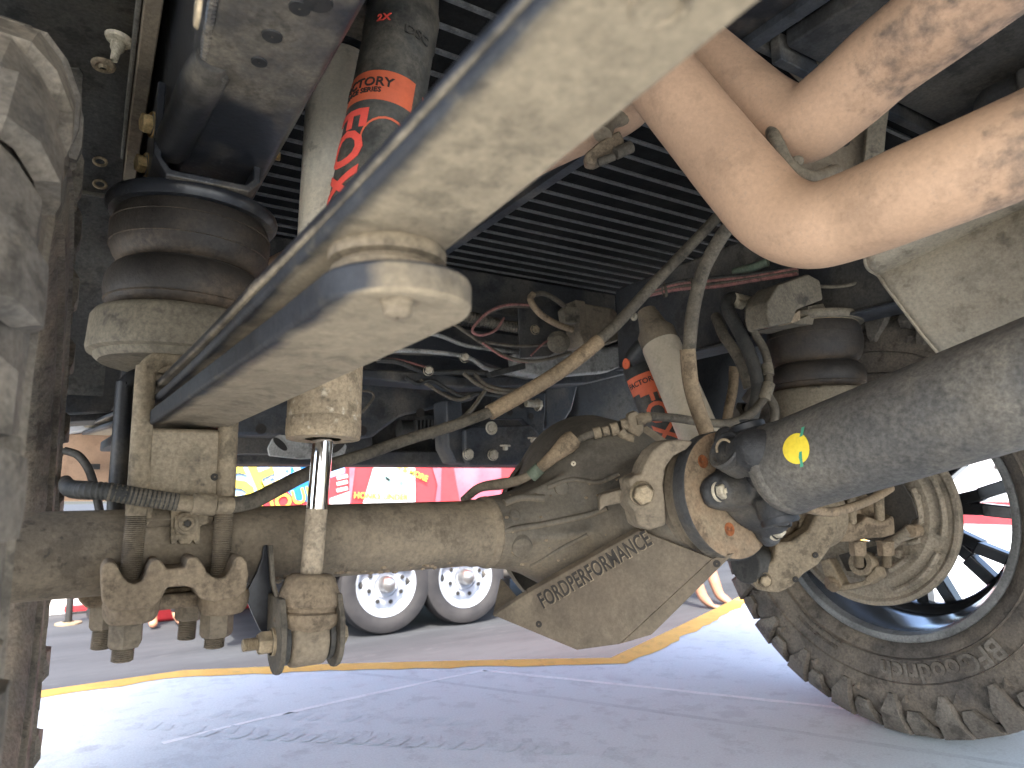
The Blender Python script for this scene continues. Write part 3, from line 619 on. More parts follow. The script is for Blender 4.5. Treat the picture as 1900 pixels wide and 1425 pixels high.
def wheel(root, xl, side):
    def pr(l): return [(h*side, r_) for h, r_ in l]
    o = V((xl, AX.y, AX.z))
    mb = MB(); mb.lathe(pr([(.03, .262), (.008, .268), (.0, .270), (-.006, .268), (-.008, .262), (-.006, .254), (.004, .250), (.012, .248)]), o, X_, 96); mb.build("rim_flange", M['rimlip'], root)
    mb = MB(); mb.lathe(pr([(.010, .249), (.03, .240), (.055, .238), (.075, .228), (.16, .224), (.20, .232), (.225, .245), (.232, .262), (.24, .262), (.236, .24), (.21, .226)]), o, X_, 96); mb.build("rim_barrel", M['barrel'], root)
    hubx = xl+side*.128
    mb = MB(); mb.lathe(pr([(-.03, .03), (-.03, .088), (.0, .095), (.03, .085), (.035, .04), (.04, .001)]), V((hubx, AX.y, AX.z)), X_, 40); mb.build("wheel_hub", M['rim'], root)
    mb = MB(); mb.lathe(pr([(.0, .205), (.035, .203), (.05, .208), (.06, .224), (-.01, .2245), (-.006, .21), (.0, .205)]), V((hubx, AX.y, AX.z)), X_, 96); mb.build("spoke_ring", M['rim'], root)
    for k in range(8):
        for q in (-1, 1):
            th = 2*pi*k/8+q*.15+.12; th0 = 2*pi*k/8+q*.07+.12
            def Q(r_, t_, dx): return V((hubx+side*dx, AX.y+r_*sin(t_), AX.z+r_*cos(t_)))
            mb = MB()
            for s0, (ra, rb) in enumerate(((.07, .145), (.145, .212))):
                ta, tb = (th0, th0+(th-th0)*.5) if s0 == 0 else (th0+(th-th0)*.5, th)
                w = .013
                da, db = w/ra, w/rb
                mb.add([Q(ra, ta-da, .0), Q(ra, ta+da, .0), Q(rb, tb+db, .02), Q(rb, tb-db, .02), Q(ra, ta-da, .035), Q(ra, ta+da, .035), Q(rb, tb+db, .05), Q(rb, tb-db, .05)], [(0, 1, 2, 3), (4, 7, 6, 5), (0, 4, 5, 1), (1, 5, 6, 2), (2, 6, 7, 3), (3, 7, 4, 0)])
            mb.build("spoke", M['rim'], root, bevel=.003)
fwh = thing("alloy_wheel", "black split-spoke alloy wheel inside the far tyre with daylight between its spokes", "wheel", (XI+.155, AX.y, AX.z), "truck wheels")
wheel(fwh, XI+.028, 1)

# ---------------------------------------------------------------- truck body overhead
bed = thing("cargo_bed", "dark ribbed underside of the cargo bed overhead, behind the shocks and exhaust", "truck bed", (.7, .8, 1.11))
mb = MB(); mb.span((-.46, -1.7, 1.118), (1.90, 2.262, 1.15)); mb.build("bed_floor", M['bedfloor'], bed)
for nm, x in (("bedside_panel", -.47), ("bedside_panel", 1.91)):
    mb = MB(); n = 20; P = [V((x, -1.7, 1.3)), V((x, -1.7, .95)), V((x, .40, .95))]+[V((x, AX.y-.60*cos(R(q)), AX.z+.02+.60*sin(R(q)))) for q in range(58, 123, 8)]+[V((x, 1.40, .95)), V((x, 2.3, .95)), V((x, 2.3, 1.3))]
    mb.prism(P, V((-.03 if x < 0 else .03, 0, 0))); mb.build(nm, M['steelblue'], bed, bevel=.004)
mb = MB(); mb.span((-.46, 2.26, .64), (1.90, 2.30, 1.2)); mb.build("tailgate", M['darkpanel'], bed, bevel=.004)
rib0 = None
for k in range(42):
    y = -.16+.05*k
    if rib0 is None:
        mb = MB(); mb.prism([V((0, y-.004, 1.1195)), V((0, y-.0035, 1.114)), V((0, y+.0035, 1.114)), V((0, y+.004, 1.1195))], V((1.40, 0, 0)))
        rib0 = mb.build("rib", M['rib'], bed)
    else:
        o = rib0.copy(); COL.objects.link(o); o.parent = bed; o.location = (0, .05*k, 0)
mb = MB(); q0, q1 = sz(1290, 172, 1.085), sz(800, 512, 1.085)
mb.span((.695, -.2, 1.080), (.70, 1.75, 1.12)); mb.span((.700, -.2, 1.080), (.716, 1.75, 1.083)); mb.build("bed_stringer", M['steelblue'], bed)
mb = MB(); mb.span((.60, -.2, 1.09), (.694, 1.75, 1.12)); mb.build("stringer_web", M['black'], bed)
for yy in (1.62,): 
    mb = MB(); mb.span((.0, yy, 1.0), (1.4, yy+.1, 1.12)); mb.build("bed_crossmember", M['darkpanel'], bed, bevel=.006)
random.seed(3); dr0 = None
for (u, v) in ((1236, 361), (1315, 384), (1134, 421), (1208, 440)):
    p = sz(u, v, 1.103)
    if dr0 is None:
        mb = MB(); mb.ball((0, 0, 0), .0042, 10); dr0 = mb.build("weld_stud", M['boltlight'], bed); dr0.location = p-V((.7, .8, 1.11))
    else:
        o = dr0.copy(); COL.objects.link(o); o.parent = bed; o.location = p-V((.7, .8, 1.11))

# wheelhouse over the near tyre
wh = thing("wheelhouse_liner", "dusty dark liner panel arching over the near tyre with plastic fasteners", "wheel liner", (-.2, AX.y, 1.0))
o = V((0, AX.y, AX.z)); rows = []
for i in range(25):
    th = R(-34+i*4.2); rr = .60
    rows.append([V((x, AX.y+rr*sin(th), AX.z+rr*cos(th))) for x in (-.46, -.3, -.15, .016)])
mb = MB(); mb.sheet(rows); mb.build("liner_arch", M['liner'], wh, solid=.003)
mb = MB()
mb.span((.011, .2, 1.0), (.016, 1.62, 1.117)); mb.build("inner_wall", M['liner'], wh, bevel=.002)
mb = MB(); mb.span((.017, -.2, .985), (.0335, 1.7, .992)); mb.span((.017, -.2, .993), (.021, 1.7, 1.117)); mb.build("wall_flange", M['axle'], wh, bevel=.003)
def on_arch(u, v, r_=.595):
    d = ray(u, v); lo, hi = .05, 4
    for _ in range(50):
        md = (lo+hi)/2; p = EYE+d*md
        if math.hypot(p.y-AX.y, p.z-AX.z) < r_: lo = md
        else: hi = md
    p = EYE+d*lo; return p, V((0, AX.y-p.y, AX.z-p.z)).normalized()
def patch(poly, dz, name, matn):
    P = [on_arch(u, v, .597-dz)[0] for u, v in poly]; n_ = on_arch(*poly[0])[1]
    mb = MB(); mb.prism(P, n_*.003); mb.build(name, M[matn], wh, bevel=.0008)
patch([(60, 122), (148, 125), (155, 135), (152, 195), (138, 203), (60, 190)], .003, "access_plate", 'liner')
for (u, v) in ((120, 127), (112, 182)):
    p, n_ = on_arch(u, v, .590); mb = MB(); mb.lathe([(0, .005), (.002, .0045), (.003, .001)], p, n_, 14); mb.build("rivet", M['boltdirt'], wh)
p, n_ = on_arch(222, 72, .592)
mb = MB(); mb.lathe([(0, .016), (.004, .014), (.006, .008), (.014, .0075), (.018, .005), (.03, .004)], p, (n_+V((-.2, 0, -.4))).normalized(), 18); mb.build("liner_fastener", M['boltlight'], wh)
p, n_ = on_arch(192, 120, .592)
mb = MB(); mb.lathe([(0, .014), (.003, .013), (.004, .009), (.002, .006), (.007, .004)], p, n_, 20); mb.build("push_pin", M['boltdirt'], wh)
for v in (300, 342):
    p, n_ = on_arch(186, v, .59); mb = MB()
    pth = [p+V((.008*cos(q), 0, .006*sin(q))) for q in [i*pi/5 for i in range(11)]]
    mb.tube(pth, .0022, 8, 2); mb.build("clip_loop", M['boltdirt'], wh)
for v in (358,):
    a, b = on_arch(120, v-6, .592)[0], on_arch(205, v+8, .592)[0]
    mb = MB(); mb.tube([a, b], .004, 8); mb.build("liner_seam", M['liner'], wh)

# rear inner panels far left behind the cup
rp = thing("rear_inner_panel", "pale grey inner quarter panel behind the near air spring, lit from behind the bumper", "body panel", (-.1, 1.45, .8))
mb = MB(); mb.prism([sy(u, v, 1.45) for u, v in ((120, 640), (230, 640), (222, 735), (205, 765), (118, 770))], V((0, .02, 0))); mb.build("panel_lower", M['steelblue'], rp, bevel=.005)
mb = MB(); mb.prism([sy(u, v, 1.36) for u, v in ((165, 425), (215, 420), (196, 520), (186, 560), (165, 560))], V((0, .01, 0))); mb.build("panel_upper", M['greypanel'], rp, bevel=.003)
mb = MB(); mb.prism([sy(u, v, 1.30) for u, v in ((128, 415), (166, 425), (166, 530), (150, 530), (148, 495), (136, 470), (128, 460))], V((0, .008, 0))); mb.build("panel_bracket", M['darkpanel'], rp, bevel=.002)
mb = MB(); mb.prism([sy(u, v, 1.50) for u, v in ((100, 560), (200, 560), (240, 660), (100, 660))], V((0, .01, 0))); mb.build("panel_web", M['greypanel'], rp, bevel=.002)
mb = MB(); mb.prism([sy(u, v, 1.46) for u, v in ((110, 768), (212, 762), (212, 778), (110, 784))], V((0, .1, 0))); mb.build("panel_flange", M['darkpanel'], rp, bevel=.002)
tb = thing("tail_trim", "cream trim strip under the rear panel, between the near tyre and the rear U-bolt", "trim strip", (-.1, 1.75, .62))
mb = MB(); mb.prism([sy(u, v, 1.75) for u, v in ((100, 786), (206, 776), (206, 792), (100, 806))], V((0, .06, 0))); mb.build("trim_face", M['twhite'], tb, bevel=.003)
mb = MB(); mb.prism([sy(u, v, 1.8) for u, v in ((90, 808), (212, 800), (212, 930), (90, 930))], V((0, .03, 0))); mb.build("trim_skirt", M['exhaust'], tb, bevel=.003)
mb = MB(); q = sy(172, 866, 1.79); mb.span(q-V((.014, .01, .006)), q+V((.014, .0, .006))); mb.build("trim_slot", M['darkpanel'], tb)

# ---------------------------------------------------------------- frame rails
fr = thing("frame_rail", "near black frame rail overhead with dirt on its underside and oval holes", "frame rail", (.1, .6, .93), "frame rails")
def rail(yf, dy, root, x0, x1, z0, z1):
    pass
b0, b1 = sz(700, -15, .868), sz(468, 350, .868)
xi0 = .153
def LZ(x, y, z): return V((x, y, z))
mb = MB(); ys = (-.3, 1.9)
mb.prism([LZ(.058, ys[0], .888), LZ(.066, ys[0], .881), LZ(.154, ys[0], .881), LZ(.161, ys[0], .888), LZ(.161, ys[0], 1.06), LZ(.036, ys[0], 1.06)], V((0, ys[1]-ys[0], 0)))
mb.build("rail_box", M['black'], fr, bevel=.004, seg=3)
def hole(u, v, z, ru, rv, name="drain_hole"):
    p = sz(u, v, z); mb = MB(); mb.lathe([(0, .001), (0, ru), (.0035, ru*.9), (.0035, .001)], p+Z_*.002, -Z_, 20)
    o = mb.build(name, M['blackink'], fr); return o
for u, v, r_ in ((505, 66, .009), (481, 114, .0075), (556, 14, .009), (590, 3, .012)): hole(u, v, .881, r_, r_)
# weld seam and formed gusset on the outer corner
mb = MB(); P = [sz(398, -10, .886), sz(391, 30, .886), sz(381, 105, .886)]
mb.ribbed(P, .0045, .005, 8, .3); mb.build("weld_bead", M['black'], fr)
mb = MB(); g0, g1 = sz(392, 118, .889), sz(322, 268, .889)
mb.tube([g0+Y_*-.01, g0.lerp(g1, .15), g1, g1+Y_*.006], [.014, .019, .019, .012], 20, 5); mb.build("gusset_tube", M['blacksat'], fr)
mb = MB(); mb.ribbed([sz(418, 142, .879), sz(348, 258, .879)], .0042, .0045, 8, .3); mb.build("weld_bead", M['blacksat'], fr)
mb = MB(); p = sx(371, 12, .036); mb.lathe([(0, .001), (0, .012), (.002, .011), (.002, .001)], p, -X_, 20); o = mb.build("side_slot", M['boltdirt'], fr); o.scale = (1, 1, 1)

# air spring bracket wrapped under the rail
br = thing("air_spring_bracket", "black U bracket with gold bolts round the near rail above the bellows", "bracket", (.1, .82, .84))
z0 = .857
yF = sz(300, 310, z0).y; xL, xR = sz(296, 320, z0).x, sz(470, 345, z0).x
yB = yF+.15
mb = MB()
t_ = .008
pr_ = [V((xL-t_, yF, .955)), V((xL-t_, yF, z0+.014)), V((xL+.006, yF, z0-t_)), V((xR-.004, yF, z0-t_)), V((xR+t_, yF, z0+.006)), V((xR+t_, yF, .905)), V((xR, yF, .905)), V((xR, yF, z0+.009)), V((xR-.008, yF, z0)), V((xL+.010, yF, z0)), V((xL, yF, z0+.012)), V((xL, yF, .955))]
mb.prism(pr_, V((0, yB-yF, 0))); mb.build("bracket_plate", M['black'], br, bevel=.002)
for (u, v, yy) in ((276, 230, .80), (243, 300, .875)):
    p = sy(u, v, yy); p.x = xL-t_; mb = MB(); mb.hexbolt(p, V((-1, -.25, -.1)), .019, .013, 1.5, .2, .5); mb.build("hex_bolt", M['zinc'], br)
p = sy(474, 283, .82); p.x = xR+t_; mb = MB(); mb.hexbolt(p, V((1, -.15, 0)), .019, .013, 1.4, .2, .2, shank=.016); mb.build("hex_nut", M['zinc'], br)
p = sx(330, 335, xL); 

# ---------------------------------------------------------------- air springs
def air_spring(label, c, zs, rb, rc, tilt, plate=True, key=None):
    """zs: cup bottom, cup top, lower bulge mid, neck, upper bulge mid, plate"""
    t = thing("air_spring", label, "air spring", (c[0], c[1], zs[0]), "air helper springs")
    o = V((c[0], c[1], zs[0])); ax = V((tilt[0], tilt[1], 1)).normalized()
    H = [z-zs[0] for z in zs]
    mb = MB(); mb.lathe([(.002, .001), (.002, rc*.80), (.0, rc*.86), (.004, rc*.91), (.008, rc*.915), (.010, rc*.985), (.015, rc), (H[1]-.008, rc*.985), (H[1]-.002, rc*.95), (H[1], rc*.9), (H[1], .001)], o, ax, 72); cp = mb.build("base_cup", M['cup'], t, ang=50)
    def bulge(hm, hh, r_):
        return [(hm+hh*sin(q), r_*.72+r_*.28*max(0, cos(q))**.75) for q in [R(a) for a in range(-88, 89, 8)]]
    h1_ = (H[3]-H[1])/2
    mb = MB(); mb.lathe([(H[1]-.002, .02)]+bulge((H[1]+H[3])/2, h1_, rb)+[(H[3], .02)], o, ax, 72); b1_ = mb.build("lower_bellow", M['rubber'], t)
    mb = MB(); mb.lathe([(H[3]-.006, rb*.74), (H[3]-.004, rb*.80), (H[3]+.004, rb*.80), (H[3]+.006, rb*.74)], o, ax, 64); mb.build("girdle_hoop", M['rubber'], t)
    mb = MB(); mb.lathe([(H[3], .02)]+bulge((H[3]+H[5])/2, (H[5]-H[3])/2, rb)+[(H[5], .02)], o, ax, 72); mb.build("upper_bellow", M['rubber'], t)
    for hh, rr in (((H[1]+H[3])/2-h1_*.55, rb*.975), ((H[3]+H[5])/2-h1_*.5, rb*.985), ((H[3]+H[5])/2+h1_*.35, rb*.995)):
        mb = MB(); mb.lathe([(hh-.0012, rr-.002), (hh, rr+.0008), (hh+.0012, rr-.002)], o, ax, 64); mb.build("mould_line", M['rubber'], t)
    mb = MB(); mb.lathe([(H[5]-.010, rb*.90), (H[5]-.010, rb*1.03), (H[5]-.004, rb*1.075), (H[5]+.001, rb*1.08), (H[5]+.005, rb*1.06), (H[5]+.006, .001)], o, ax, 72); mb.build("top_plate", M['black' if key is None else 'cup'], t)
    mb = MB(); mb.lathe([(H[5]-.016, rb*.80), (H[5]-.016, rb*.90), (H[5]-.010, rb*.93), (H[5]-.010, rb*.8)], o, ax, 64); mb.build("crimp_ring", M['boltdirt'], t)
    return t
YA = .875
zs = [sy(u, v, YA).z for u, v in ((158, 670), (165, 576), (175, 545), (206, 487), (190, 430), (192, 372))]
air_spring("near black double bellows in a dusty grey cup beside the near tyre", (.086, YA), zs, .0885, .0985, (.03, .0))
for k, (u, v) in enumerate(((258, 676), (240, 691))):
    pass

# ---------------------------------------------------------------- near leaf spring
def xc(y): return .0885+(.83-y)*.072
def wl_(y): return .057+.012*max(0, min(1, (y-.1)/.35))
ls = thing("leaf_spring", "long dusty leaf spring across the top with a round pad and stub on its tip", "leaf spring", (.0875, .86, .58), "leaf springs")
def leaf(name, ys, zf, th, w, matn, tip=None, bevel=.003):
    rows = []
    for y in ys:
        x = xc(y); z = zf(y); h = wl_(y)/2
        rows.append((V((x-h, y, z)), V((x+h, y, z)), V((x+h, y, z+th)), V((x-h, y, z+th))))
    mb = MB(); n = len(rows); vs = [p for r_ in rows for p in r_]; f = [(0, 3, 2, 1), (4*n-4, 4*n-3, 4*n-2, 4*n-1)]
    for i in range(n-1):
        for j in range(4): f.append((4*i+j, 4*i+(j+1) % 4, 4*i+4+(j+1) % 4, 4*i+4+j))
    mb.add(vs, f); return mb.build(name, M[matn], ls, bevel=bevel, seg=3)
ysl = [-.35+.05*i for i in range(44)]
zm = lambda y: .6085 + .0277*max(0, .8-y) + .0655*max(0, .8-y)**2 + .05*max(0, y-1.05)
leaf("main_leaf", ysl, zm, .0085, .068, 'leaf', bevel=.0035)
leaf("second_leaf", ysl, lambda y: zm(y)+.0092+.006*max(0, min(1, (y-.3)/.4)), .0075, .067, 'leafedge', bevel=.003)
leaf("rear_leaf", [.72+.04*i for i in range(26)], lambda y: .5955+.05*max(0, y-1.05)-.0005, .011, .074, 'leaf') if False else None
# helper leaf with a rounded thick tip
mb = MB(); pts = []
hw = .039; yt = .325
def hz(y): return .6015-.0195*max(0, min(1, (y-.31)/.5))
outl = []
n = 12
for i in range(n+1):
    q = pi*i/n; outl.append((cos(q)*hw, yt-sin(q)*.042))
L_ = [(xc(y)+hw, y) for y in [1.3, 1.1, .95, .8, .65, .5, .4]]
vsb = [V((xc(yt)+a if abs(y-yt) < .05 else a, y, hz(y))) for a, y in []]
ring = [V((x, y, hz(y))) for x, y in L_]+[V((xc(yt)+a, y, hz(yt))) for a, y in outl]+[V((x-2*hw, y, hz(y))) for x, y in reversed(L_)]
mb.prism([p+V((.006*max(0, min(1, (.8-p.y)/.4)), 0, 0)) for p in ring], V((0, 0, .0165))); mb.build("helper_leaf", M['leaf'], ls, bevel=.003, seg=3)
ct = V((xc(.33), .335, 0))
mb = MB(); mb.lathe([(0, .001), (0, .029), (.002, .0305), (.006, .0305), (.008, .0285), (.0082, .026), (.010, .026), (.011, .0312), (.0165, .0315), (.019, .030)], V((ct.x+.006, ct.y, .6195)), Z_, 48); mb.build("spacer_pad", M['dustcast'], ls)
p = sz(738, 560, .6005)
mb = MB(); mb.lathe([(0, .0085), (-.003, .0082), (-.0035, .0074), (-.0085, .0068), (-.0095, .0055), (-.0098, .001)], V((p.x, p.y, .6022)), Z_, 32); mb.build("centre_stub", M['dustcast'], ls)
mb = MB(); p = sz(1222, 8, zm(.13)); mb.lathe([(0, .001), (0, .0065), (-.002, .007), (-.0025, .009), (0, .011)], V((p.x, p.y, zm(.13)+.0005)), Z_, 28); mb.build("leaf_dimple", M['dustcast'], ls)
# centre clip at the axle
mb = MB(); mb.span((xc(.8)-.044, .792, .612), (xc(.8)+.044, .80, .664)); 
mb = MB(); mb.span((xc(.86)-.041, .80, zm(.86)+.0295), (xc(.86)+.041, .945, zm(.86)+.047)); mb.build("clamp_plate", M['dustcast'], ls, bevel=.003)
# lift block and saddle
lb = thing("lift_block", "square dusty grey lift block between the near axle tube and the helper leaf", "lift block", (xc(.85), .86, .50))
A_, B_ = sy(272, 797, .803), sy(413, 905, .803)
mb = MB(); mb.span((A_.x+.001, .803, .500), (B_.x, .94, .5805)); mb.build("block_body", M['block'], lb, bevel=.007, seg=3)
mb = MB(); p = sy(398, 885, .8025); mb.lathe([(0, .004), (.002, .0035), (.002, .001)], p, -Y_, 14); mb.build("dowel_hole", M['letterdark'], lb)
mb = MB(); n = 14; arc = [V((A_.x+.004, AX.y+.060*sin(R(q)), AX.z+.060*cos(R(q)))) for q in range(-56, 57, 8)]
arc2 = [V((A_.x+.004, AX.y+.0455*sin(R(q)), AX.z+.0455*cos(R(q)))) for q in range(56, -57, -8)]
mb.prism(arc+arc2, V((B_.x-A_.x-.010, 0, 0))); mb.build("saddle", M['axle'], lb, bevel=.001)

# ---------------------------------------------------------------- U-bolts and lower clamp
zt = zm(.85)+.05
for k, (yy, nm, matn, lab) in enumerate(((.805, 0, 'hose', "front dusty U-bolt over the near leaf spring, threaded legs in front of the axle tube"), (.930, 1, 'blacksat', "rear black U-bolt standing behind the axle tube, half hidden by the front one"))):
    t = thing("u_bolt", lab, "U-bolt", (xc(.85), yy, .6), "near spring U-bolts")
    if k == 0: xl, xr_ = sy(250, 1000, yy).x, sy(414, 1000, yy).x; zb = sy(236, 1226, yy).z; zb2 = sy(412, 1200, yy).z
    else: xl, xr_ = sy(219, 900, yy).x, sy(357, 1160, yy).x; zb = sy(197, 1203, yy).z; zb2 = sy(357, 1185, yy).z
    r_ = .0102; rr = .022; zu = zt-.004
    pth = [V((xl, yy, .49))]+[V((xl+rr-rr*cos(R(q)), yy, zu-rr+rr*sin(R(q)))) for q in range(0, 91, 15)]+[V((xr_-rr+rr*sin(R(q)), yy, zu-rr+rr*cos(R(q)))) for q in range(0, 91, 15)]+[V((xr_, yy, .49))]
    mb = MB(); mb.tube(pth, r_, 18, 2); mb.build("bolt_bow", M['dustcast'] if k == 0 else M['blacksat'], t)
    lean = V((-.004, 0, 0)) if k == 0 else V((-.006, 0, 0))
    for xx, zz in ((xl, zb), (xr_, zb2)):
        mb = MB(); mb.thread(V((xx, yy, .491)), V((xx, yy, zz))+lean, r_*1.02, .0019, 18); mb.build("threaded_leg", M['axle'], t)
        mb = MB(); zn = .392
        mb.hexbolt(V((xx, yy, zn))+lean*.6, -Z_, .0285, .030, 1.25, .10, .15+.4*(xx > .1)); mb.build("hex_nut", M['axle'], t)
cl = thing("clamp_plate", "cast lower spring clamp with two cradles under the near axle tube, holding the U-bolts", "spring clamp", (xc(.85), .86, .40))
def cradle(y0, y1, prof, name, matn='clay'):
    mb = MB(); P = [sy(u, v, y0) for u, v in prof]; mb.prism(P, V((0, y1-y0, 0))); return mb.build(name, M[matn], cl, bevel=.0055, seg=4)
cradle(.768, .830, [(187, 1064), (190, 1050), (199, 1042), (212, 1044), (221, 1056), (228, 1072), (238, 1081), (250, 1084), (262, 1080), (270, 1068), (275, 1052), (283, 1040), (296, 1038), (304, 1046), (309, 1056), (344, 1053), (346, 1040), (354, 1033), (367, 1034), (376, 1046), (384, 1062), (395, 1071), (408, 1074), (420, 1069), (428, 1055), (433, 1040), (441, 1031), (452, 1033), (459, 1044), (461, 1066), (457, 1098), (440, 1110), (400, 1117), (372, 1112), (360, 1092), (345, 1088), (310, 1090), (300, 1110), (284, 1128), (240, 1135), (202, 1133), (189, 1116)], "front_cradle")
for u in (246, 415):
    p = sy(u, 1100, .80); mb = MB(); mb.lathe([(0, .020), (.006, .024), (.018, .026), (.024, .024)], V((p.x, .80, .386)), Z_, 28, caps=True); mb.build("cradle_seat", M['clay'], cl, bevel=.002)
mb = MB(); xa, xb = sy(195, 1100, .82).x, sy(452, 1100, .82).x
mb.span((xa+.006, .815, .392), (xb-.006, .945, .408)); mb.span((xa+.03, .83, .400), (xb-.03, .93, .412)); mb.build("clamp_body", M['clay'], cl, bevel=.005)
for xx in (sy(197, 1100, .93).x, sy(357, 1100, .93).x):
    q = []
    for a in range(0, 181, 15): q.append(V((xx+.017*cos(R(180+a)), .908, .424+.017*sin(R(180+a)))))
    q = [V((xx-.029, .908, .432)), V((xx-.019, .908, .432))]+q+[V((xx+.019, .908, .432)), V((xx+.029, .908, .432)), V((xx+.027, .908, .398)), V((xx+.018, .908, .388)), V((xx-.018, .908, .388)), V((xx-.027, .908, .398))]
    mb = MB(); mb.prism(q, V((0, .044, 0))); mb.build("rear_cradle", M['clay'], cl, bevel=.003)

# ---------------------------------------------------------------- rear axle
ra = thing("rear_axle", "dirty rear axle tube with a big cast differential in the middle, crossing the whole view", "axle", (.7, AX.y, AX.z))
mb = MB(); mb.lathe([(-.25, .0445), (.455, .0445), (.462, .0462), (.478, .0462)], V((0, AX.y, AX.z)), X_, 64); mb.build("axle_tube", M['axle'], ra)
mb = MB(); mb.lathe([(0, .0452), (.004, .0495), (.010, .0505), (.014, .048)], V((.478, AX.y, AX.z)), X_, 64); mb.build("weld_ring", M['axle'], ra)
mb = MB(); mb.lathe([(0, .0445), (.50, .0445)], V((.93, AX.y, AX.z)), X_, 48); mb.build("axle_tube", M['clay'], ra)
random.seed(12); mb = MB()
for k in range(46):
    x = random.uniform(.19, .47); th = R(random.gauss(208, 9)); p = V((x, AX.y+.0443*sin(th), AX.z+.0443*cos(th)))
    q = random.uniform(.0014, .0035); mb.ball(p, q, 6, (1.4, 1, .8))
kind(mb.build("dirt_lumps", M['clay'], ra), 'stuff')
# housing, blended
mb = MB(); c = V((.70, AX.y+.01, AX.z))
PD = V((0, -.985, .17)).normalized(); pin0 = sx(1348, 918, .70)
mb.lathe([(0, .050), (.03, .053), (.06, .062), (.10, .082), (.15, .092), (.22, .09), (.30, .08)], V((.486, AX.y, AX.z)), X_, 40, caps=True)
mb.lathe([(0, .05), (.04, .06), (.09, .085), (.16, .1)], V((.94, AX.y, AX.z)), -X_, 40, caps=True)
mb.ball(c+Z_*.030, .142, 32, (.95, 1.0, 1.0))
mb.ball(c+V((.0, .03, .03)), .150, 32, (.75, 1.0, 1.0))
mb.lathe([(-.02, .115), (.06, .098), (.11, .08), (.15, .074), (.175, .070)], c+V((0, -.05, 0)), (pin0-(c+V((0, -.05, 0)))).normalized(), 40, caps=True)
for a, b, r_ in ((V((.50, .828, .440)), V((.64, .745, .452)), .008), (V((.52, .84, .49)), V((.63, .79, .545)), .009), (V((.62, .74, .50)), V((.67, .70, .55)), .008)):
    mb.tube([a, b], r_, 10)
dh = mb.build("differential_housing", M['diff'], ra, remesh=.0055)
bpy.context.view_layer.update()
def seam(name, pts, r_, matn, n=10):
    P = [onto(dh, u, v, r_*.25)[0] for u, v in pts]; P = [p for p in P if p is not None]
    if len(P) > 1:
        mb = MB(); mb.tube(P, r_, n, 5); mb.build(name, M[matn], ra)
seam("casting_ridge", ((930, 987), (962, 980), (1005, 974), (1050, 965), (1095, 955), (1128, 942)), .0045, 'diff')
seam("casting_ridge", ((940, 1062), (985, 1050), (1040, 1018), (1090, 992)), .003, 'diff')
seam("casting_ridge", ((1015, 905), (1060, 890), (1110, 895), (1150, 880)), .0035, 'diff')
seam("casting_rib", ((935, 935), (965, 925), (1010, 925)), .0055, 'diff')
for (u, v, r_) in ((968, 1015, .014), (1042, 905, .010), (955, 955, .007)):
    p, n_ = onto(dh, u, v)
    if p is not None:
        mb = MB(); mb.lathe([(-.004, r_*1.25), (.001, r_*1.1), (.003, r_), (.004, r_*.7), (.0035, .001)], p, n_, 24); mb.build("casting_boss", M['diff'], ra)
random.seed(31); mb = MB()
for k in range(40):
    p, n_ = onto(dh, random.uniform(915, 1180), random.uniform(880, 1080))
    if p is not None: mb.ball(p, random.uniform(.0012, .003), 6, (1.3, 1, .8))
kind(mb.build("dirt_lumps", M['clay'], ra), 'stuff')
mb = MB(); mb.lathe([(-.002, .138), (.012, .138), (.03, .128), (.05, .10), (.056, .001)], V((.70, AX.y+.085, AX.z)), Y_, 48); mb.build("rear_cover", M['diff'], ra)
# housing tab and pinion bearing retainer
PA = (V((0, -1, .12))).normalized()
def pp(u, v, d):  # point at depth d
    return at(u, v, d)
pc = pin0.copy(); ex, ey = perp(PA)
def pin(h, r_, a): return pc-PA*h+ (X_*cos(a)+ (PA.cross(X_)).normalized()*sin(a))*r_
mb = MB(); mb.lathe([(-.075, .068), (-.05, .072), (-.035, .074), (-.033, .068), (-.028, .067), (-.026, .071), (-.022, .071)], pc, PA, 56); mb.build("pinion_nose", M['axle'], ra)
mb = MB(); mb.lathe([(-.024, .062), (-.023, .0735), (-.018, .0745), (-.016, .069), (-.013, .062)], pc, PA, 56); mb.build("dust_ring", M['dustcast'], ra)
# horse-shoe retainer (ear with bolt)
mb = MB(); pl = [(1168, 890), (1172, 905), (1165, 930), (1180, 950), (1186, 975), (1205, 985), (1238, 975), (1236, 935), (1232, 900), (1236, 868), (1252, 846), (1276, 834), (1290, 818), (1262, 815), (1236, 818), (1213, 836), (1198, 862), (1192, 880), (1180, 882)]
dR = (pc-EYE).dot(fw)-.028
mb.prism([at(u, v, dR) for u, v in pl], (fw*.35+Y_*.7)*.03); mb.build("bearing_retainer", M['axle'], ra, bevel=.004, seg=3)
mb = MB(); mb.hexbolt(at(1190, 915, dR-.001), (-fw*.8+rt*.15-up*.05), .0225, .012, 1.35, .22, .3); mb.build("retainer_bolt", M['boltdirt'], ra)
mb = MB(); mb.prism([at(u, v, dR+.02) for u, v in ((1112, 925), (1116, 918), (1160, 906), (1168, 925), (1158, 933), (1124, 940), (1112, 950))], fw*.02); mb.build("casting_tab", M['axle'], ra, bevel=.003)
mb = MB(); p = at(1064, 860, .99); mb.lathe([(0, .004), (.002, .0035), (.0022, .001)], p, -fw, 12); mb.build("inspection_plug", M['boltlight'], ra)

